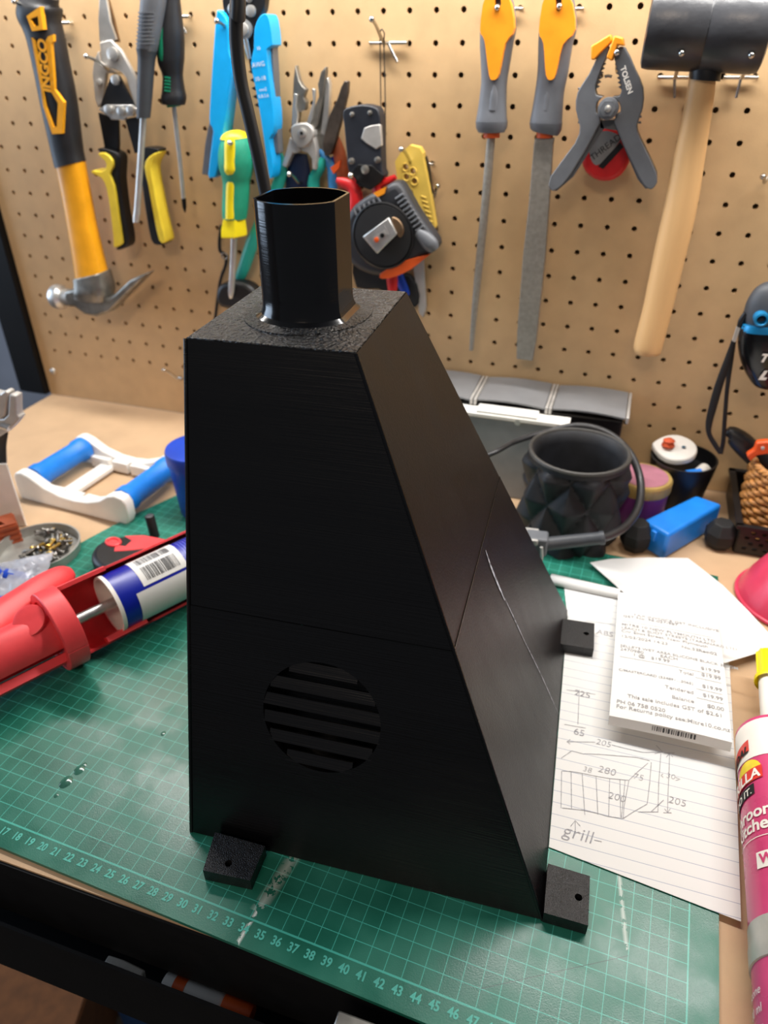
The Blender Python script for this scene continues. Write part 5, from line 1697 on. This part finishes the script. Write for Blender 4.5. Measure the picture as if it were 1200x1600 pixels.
def rp_(s_, u_, up=0.0003):
    p_ = lerp(lerp(RC[0], RC[1], s_), lerp(RC[3], RC[2], s_), u_)
    return Vector((p_.x, p_.y, p_.z + rz(s_, u_) + up))


RW, RH = (RC[1] - RC[0]).length, (RC[3] - RC[0]).length
g = []


def rtext(s_, sx, u_, size, align='LEFT', bold=0.00004):
    g.append(text_geo(s_, size, (0, 0, 0), (1, 0, 0), (0, 1, 0), align=align, bold=bold, wrap=lambda a_, b_: rp_(sx + a_ / RW, u_ - b_ / RH)))


def rrule(s0, s1, u_):
    n = 8
    for i in range(n):
        pass
    V = []
    for i in range(n + 1):
        s_ = lerp(s0, s1, i / n)
        V += [rp_(s_, u_ - 0.0012), rp_(s_, u_ + 0.0012)]
    g.append((V, [(2 * i, 2 * i + 1, 2 * i + 3, 2 * i + 2) for i in range(n)]))


FS = 0.0050
rtext('TAX INVOICE GST INCLUSIVE', 0.16, 0.215, FS)
rtext('GST No. 98-037-987', 0.06, 0.240, FS)
rrule(0.05, 0.93, 0.290)
rtext('MITRE 10 NEW PLYMOUTH LTD', 0.05, 0.320, FS)
rtext('LEACH & ELIOT STREETS (TARANAKI) LTD', 0.05, 0.350, FS * 0.92)
rtext('Cnr Eliot Street, New Plymouth', 0.05, 0.380, FS)
rtext('12/03/2024 14:23', 0.05, 0.425, FS)
rtext('No.53', 0.62, 0.425, FS)
rtext('Reg:02', 0.95, 0.425, FS, 'RIGHT', 0.0001)
rtext('SELLEYS WET AREA SILICONE BLACK 300GM', 0.05, 0.505, FS * 0.86)
rtext('2470980', 0.05, 0.533, FS)
rtext('EACH', 0.42, 0.533, FS)
rtext('1 @   $19.99', 0.17, 0.562, FS)
rtext('$19.99', 0.96, 0.562, FS, 'RIGHT', 0.0001)
rrule(0.05, 0.96, 0.592)
rtext('Total', 0.72, 0.622, FS, 'RIGHT')
rtext('$19.99', 0.96, 0.610, FS, 'RIGHT', 0.0001)
rrule(0.73, 0.96, 0.640)
rtext('C/MASTERCARD (534891....5065)', 0.05, 0.690, FS * 0.74)
rtext('$19.99', 0.96, 0.690, FS, 'RIGHT', 0.0001)
rrule(0.73, 0.96, 0.718)
rtext('Tendered', 0.71, 0.750, FS, 'RIGHT')
rtext('$19.99', 0.96, 0.750, FS, 'RIGHT', 0.0001)
rrule(0.73, 0.96, 0.778)
rtext('Balance', 0.71, 0.808, FS, 'RIGHT')
rtext('$0.00', 0.96, 0.815, FS, 'RIGHT', 0.0001)
rtext('This sale includes GST of $2.61', 0.14, 0.858, FS)
rtext('PH 06 758 0520', 0.05, 0.905, FS)
rtext('For Returns policy see:Mitre10.co.nz', 0.05, 0.935, FS)
mk('printed_text', g, mat('thermal_print', '949496', 0.7), t, smooth=0)
g = []
rn = random.Random(4)
s_ = 0.36
while s_ < 0.70:
    wd = rn.choice((0.006, 0.010, 0.016))
    q_ = [lerp(cs2[0], cs2[1], s_), lerp(cs2[0], cs2[1], s_ + wd), lerp(cs2[3], cs2[2], s_ + wd), lerp(cs2[3], cs2[2], s_)]
    q_ = [v + Vector((0, -0.0006, 0.0009)) for v in q_]
    g.append(([lerp(q_[0], q_[3], 0.1), lerp(q_[1], q_[2], 0.1), lerp(q_[1], q_[2], 0.62), lerp(q_[0], q_[3], 0.62)], [(0, 1, 2, 3)]))
    s_ += wd + rn.choice((0.008, 0.012))
mk('barcode', g, M_INK, t, smooth=0)

# ------------------------------------------------------------------ pink sealant cartridge
TR_ = 0.0246
TD = Vector((0.018, 1.0, 0)).normalized()
TX = Vector((TD.y, -TD.x, 0))
T0 = Vector((0.2125, -0.584, TR_ + 0.0006))
t = thing('sealant_cartridge', 'pink sealant cartridge with a white nozzle and yellow cap lying on the bench', 'cartridge', Vector((T0.x, -0.46, 0.0006)))
L0 = -0.372 - T0.y
LC = -0.519 - T0.y


def tl(prof, n=48, cap=False):
    return lathe(prof, T0, TD, n, cap=cap, xd=TX)


def tw(u_, v_, r=TR_ + 0.0004, a0=0.0):
    """point on the tube: u_ metres round from its left side over the top, v_ metres along"""
    th_ = a0 + u_ / r
    return T0 + TD * v_ - TX * (r * math.cos(th_)) + Vector((0, 0, r * math.sin(th_)))


def tpatch(u0, u1, v0, v1, r=TR_ + 0.00025, skew=0.0, n=16):
    V = []
    for i in range(n + 1):
        u_ = lerp(u0, u1, i / n)
        k_ = skew * (i / n)
        V += [tw(u_, v0 + k_, r), tw(u_, v1 + k_, r)]
    return V, [(2 * i, 2 * i + 1, 2 * i + 3, 2 * i + 2) for i in range(n)]


M_TUBE = mat('pink_label', 'cb4676', 0.28, vary=0.05)
M_ALU = mat('dull_silver', 'b9b7ae', 0.4, metal=0.3, vary=0.08)
mk('body', tl([(TR_ - 0.001, 0.0), (TR_, 0.0005), (TR_, LC - 0.010)]), M_TUBE, t)
mk('collar', tl([(TR_, LC - 0.0101), (TR_ + 0.0009, LC - 0.0098), (TR_ + 0.0009, LC + 0.0005), (TR_ + 0.0005, LC + 0.0015), (TR_ + 0.0005, LC + 0.0110), (TR_, LC + 0.0115)]), M_ALU, t)
up_b = mk('upper_body', tl([(TR_, LC + 0.011), (TR_, L0 - 0.001)]), M_TUBE, t)
mk('shoulder', tl([(TR_ + 0.0003, L0 - 0.0335), (TR_ + 0.0003, L0 - 0.004), (TR_ - 0.0015, L0 + 0.0005), (0.014, L0 + 0.0025), (0.0095, L0 + 0.003)]), M_WHITE, t)
nz_ = mk('nozzle', tl([(0.0098, L0 + 0.003), (0.0098, L0 + 0.010), (0.0085, L0 + 0.012), (0.0070, L0 + 0.060), (0.0050, L0 + 0.066)], 24), M_WHITE, t)
cp = mk('cap', tl([(0.0098, L0 + 0.054), (0.0102, L0 + 0.0555), (0.0098, L0 + 0.0580), (0.0072, L0 + 0.0600), (0.0062, L0 + 0.0850), (0.0045, L0 + 0.0875), (0.0001, L0 + 0.0880)], 24), M_YEL3, t)
for i in range(8):
    a = 2 * PI * i / 8
    d = TX * math.cos(a) + Vector((0, 0, math.sin(a)))
    mk('cap_rib', tube([T0 + TD * (L0 + 0.060) + d * 0.0070, T0 + TD * (L0 + 0.085) + d * 0.0060], 0.0011, 6), M_YEL3, cp)
# label print
M_RLOGO = mat('logo_red', 'dd3b2e', 0.35)
mk('maker_badge', tpatch(-0.010, 0.0135, L0 - 0.0320, L0 - 0.0225, TR_ + 0.0005, skew=0.0045), M_RLOGO, t)
mk('maker_lettering', text_geo('SOUDAL', 0.0075, (0, 0, 0), (1, 0, 0), (0, 1, 0), align='RIGHT', bold=0.0004, shear=0.2, wrap=lambda a_, b_: tw(0.0128 + a_, L0 - 0.0258 + b_ + a_ * 0.2, TR_ + 0.0008)), M_BLKM, t, smooth=0)
n = 22
V = [tw(0.0110, L0 - 0.0430, TR_ + 0.0005)] + [tw(0.0110 + 0.0098 * math.cos(2 * PI * i / n), L0 - 0.0430 + 0.0085 * math.sin(2 * PI * i / n), TR_ + 0.0005) for i in range(n)]
mk('round_badge', (V, [(0, i + 1, (i + 1) % n + 1) for i in range(n)]), mat('logo_yellow', 'f2d93a', 0.35), t)
mk('banner', tpatch(-0.016, 0.0215, L0 - 0.0545, L0 - 0.0455, TR_ + 0.0008, skew=0.004), M_RLOGO, t)
mk('banner_lettering', text_geo('GORILLA', 0.0098, (0, 0, 0), (1, 0, 0), (0, 1, 0), align='RIGHT', bold=0.0003, wrap=lambda a_, b_: tw(0.0205 + a_, L0 - 0.0468 + b_ + a_ * 0.14, TR_ + 0.0012)), M_WHITE, t, smooth=0)
mk('slogan_strip', tpatch(-0.016, 0.0150, L0 - 0.0635, L0 - 0.0560, TR_ + 0.0005, skew=0.003), M_BLKM, t)
mk('slogan_lettering', text_geo('DO IT.', 0.0068, (0, 0, 0), (1, 0, 0), (0, 1, 0), align='RIGHT', bold=0.0001, wrap=lambda a_, b_: tw(0.0137 + a_, L0 - 0.0580 + b_ + a_ * 0.12, TR_ + 0.0009)), M_WHITE, t, smooth=0)
for s_, dv in (('Bathroom', 0.0735), ('& Kitchen', 0.0825)):
    mk('product_lettering', text_geo(s_, 0.0112, (0, 0, 0), (1, 0, 0), (0, 1, 0), align='RIGHT', bold=0.0003, wrap=lambda a_, b_, dv=dv: tw(0.0275 + a_, L0 - dv + b_, TR_ + 0.0005)), M_WHITE, t, smooth=0)
mk('label_line', tpatch(-0.014, 0.060, L0 - 0.0905, L0 - 0.0900, TR_ + 0.0005), M_WHITE, t)
mk('colour_flag', tpatch(0.0125, 0.055, L0 - 0.1100, L0 - 0.1000, TR_ + 0.0005), M_WHITE, t)
mk('colour_lettering', text_geo('WHITE', 0.0080, (0, 0, 0), (1, 0, 0), (0, 1, 0), align='LEFT', bold=0.0003, wrap=lambda a_, b_: tw(0.0150 + a_, L0 - 0.1050 + b_, TR_ + 0.0009)), M_TUBE, t, smooth=0)
for i, s_ in enumerate(('Silicone', '300 ml', 'Sanitary')):
    mk('small_lettering', text_geo(s_, 0.0060, (0, 0, 0), (1, 0, 0), (0, 1, 0), align='RIGHT', wrap=lambda a_, b_, i=i: tw(0.0080 + a_, LC - 0.024 - i * 0.0085 + b_, TR_ + 0.0005)), M_WHITE, t, smooth=0)

# ------------------------------------------------------------------ below the bench top
ZD = -0.1138
t = thing('paint_pen', 'white marker pen with an orange cap lying in the open drawer', 'pen', Vector((-0.10, -0.590, ZD)))
a = Vector((-0.130, -0.5905, -0.0785))
mk('barrel', lathe([(0.004, 0), (0.0062, 0.001), (0.0062, 0.040), (0.0052, 0.042)], a, (1, 0, 0), 18), M_WHITE, t)
mk('cap', lathe([(0.0066, 0.042), (0.0068, 0.058), (0.0055, 0.061)], a, (1, 0, 0), 18), M_ORG2, t)
mk('orange_band', lathe([(0.00635, 0.008), (0.00635, 0.016)], a, (1, 0, 0), 18, cap=False), M_ORG2, t)
mk('stand', box((-0.105, -0.5905, (ZD - 0.0845) / 2), (0.03, 0.010, -0.0848 - ZD)), M_BLKM, t)
tag(mk('white_scraper', prism([Vector((x, -0.595, z)) for x, z in ((-0.172, ZD), (-0.148, ZD), (-0.143, -0.0735), (-0.158, -0.0705), (-0.170, -0.0720))], (0, 0.005, 0)), mat('aged_white', 'cfc9bd', 0.5), bevel=0.001), 'white plastic scraper standing in the open drawer', 'scraper')
t = thing('ribbed_steel_block', 'small ribbed steel block stuck to the front of the drawer', 'block', Vector((0.024, -0.609, -0.05)))
mk('body', box((0.024, -0.6070, -0.0235), (0.058, 0.0090, 0.053)), M_STEELD, t, bevel=0.001)
for i in range(14):
    mk('rib', box((-0.003 + i * 0.0042, -0.6122, -0.0235), (0.0020, 0.0018, 0.050)), M_STEELD, t, smooth=0)
FZ = -0.90
for nm, lab, cx_, cy_, sx_, sy_, sz_, rz_, m_ in (('cardboard_box', 'brown cardboard box on the floor under the bench', -0.62, -0.40, 0.22, 0.20, 0.16, 0.3, mat('cardboard', '8a5a35', 0.85)), ('grey_carton', 'grey carton on the floor beside the cardboard box', -0.90, -0.46, 0.18, 0.20, 0.20, -0.2, mat('grey_card', '6f6d6a', 0.85)), ('blue_crate', 'dark blue plastic crate on the floor under the bench', -0.40, -0.28, 0.20, 0.20, 0.14, 0.1, mat('navy_crate', '1c3f6e', 0.6))):
    t = thing(nm, lab, 'box', Vector((cx_, cy_, FZ)))
    mk('body', box((cx_, cy_, FZ + sz_ / 2), (sx_, sy_, sz_), rz_), m_, t, bevel=0.003)
    for k in (-1, 1):
        dx = Vector((math.cos(rz_ + PI / 2), math.sin(rz_ + PI / 2), 0)) * (sy_ * 0.26 * k)
        mk('top_flap', box((cx_ + dx.x, cy_ + dx.y, FZ + sz_ + 0.0025), (sx_ * 0.99, sy_ * 0.49, 0.004), rz_), m_, t)
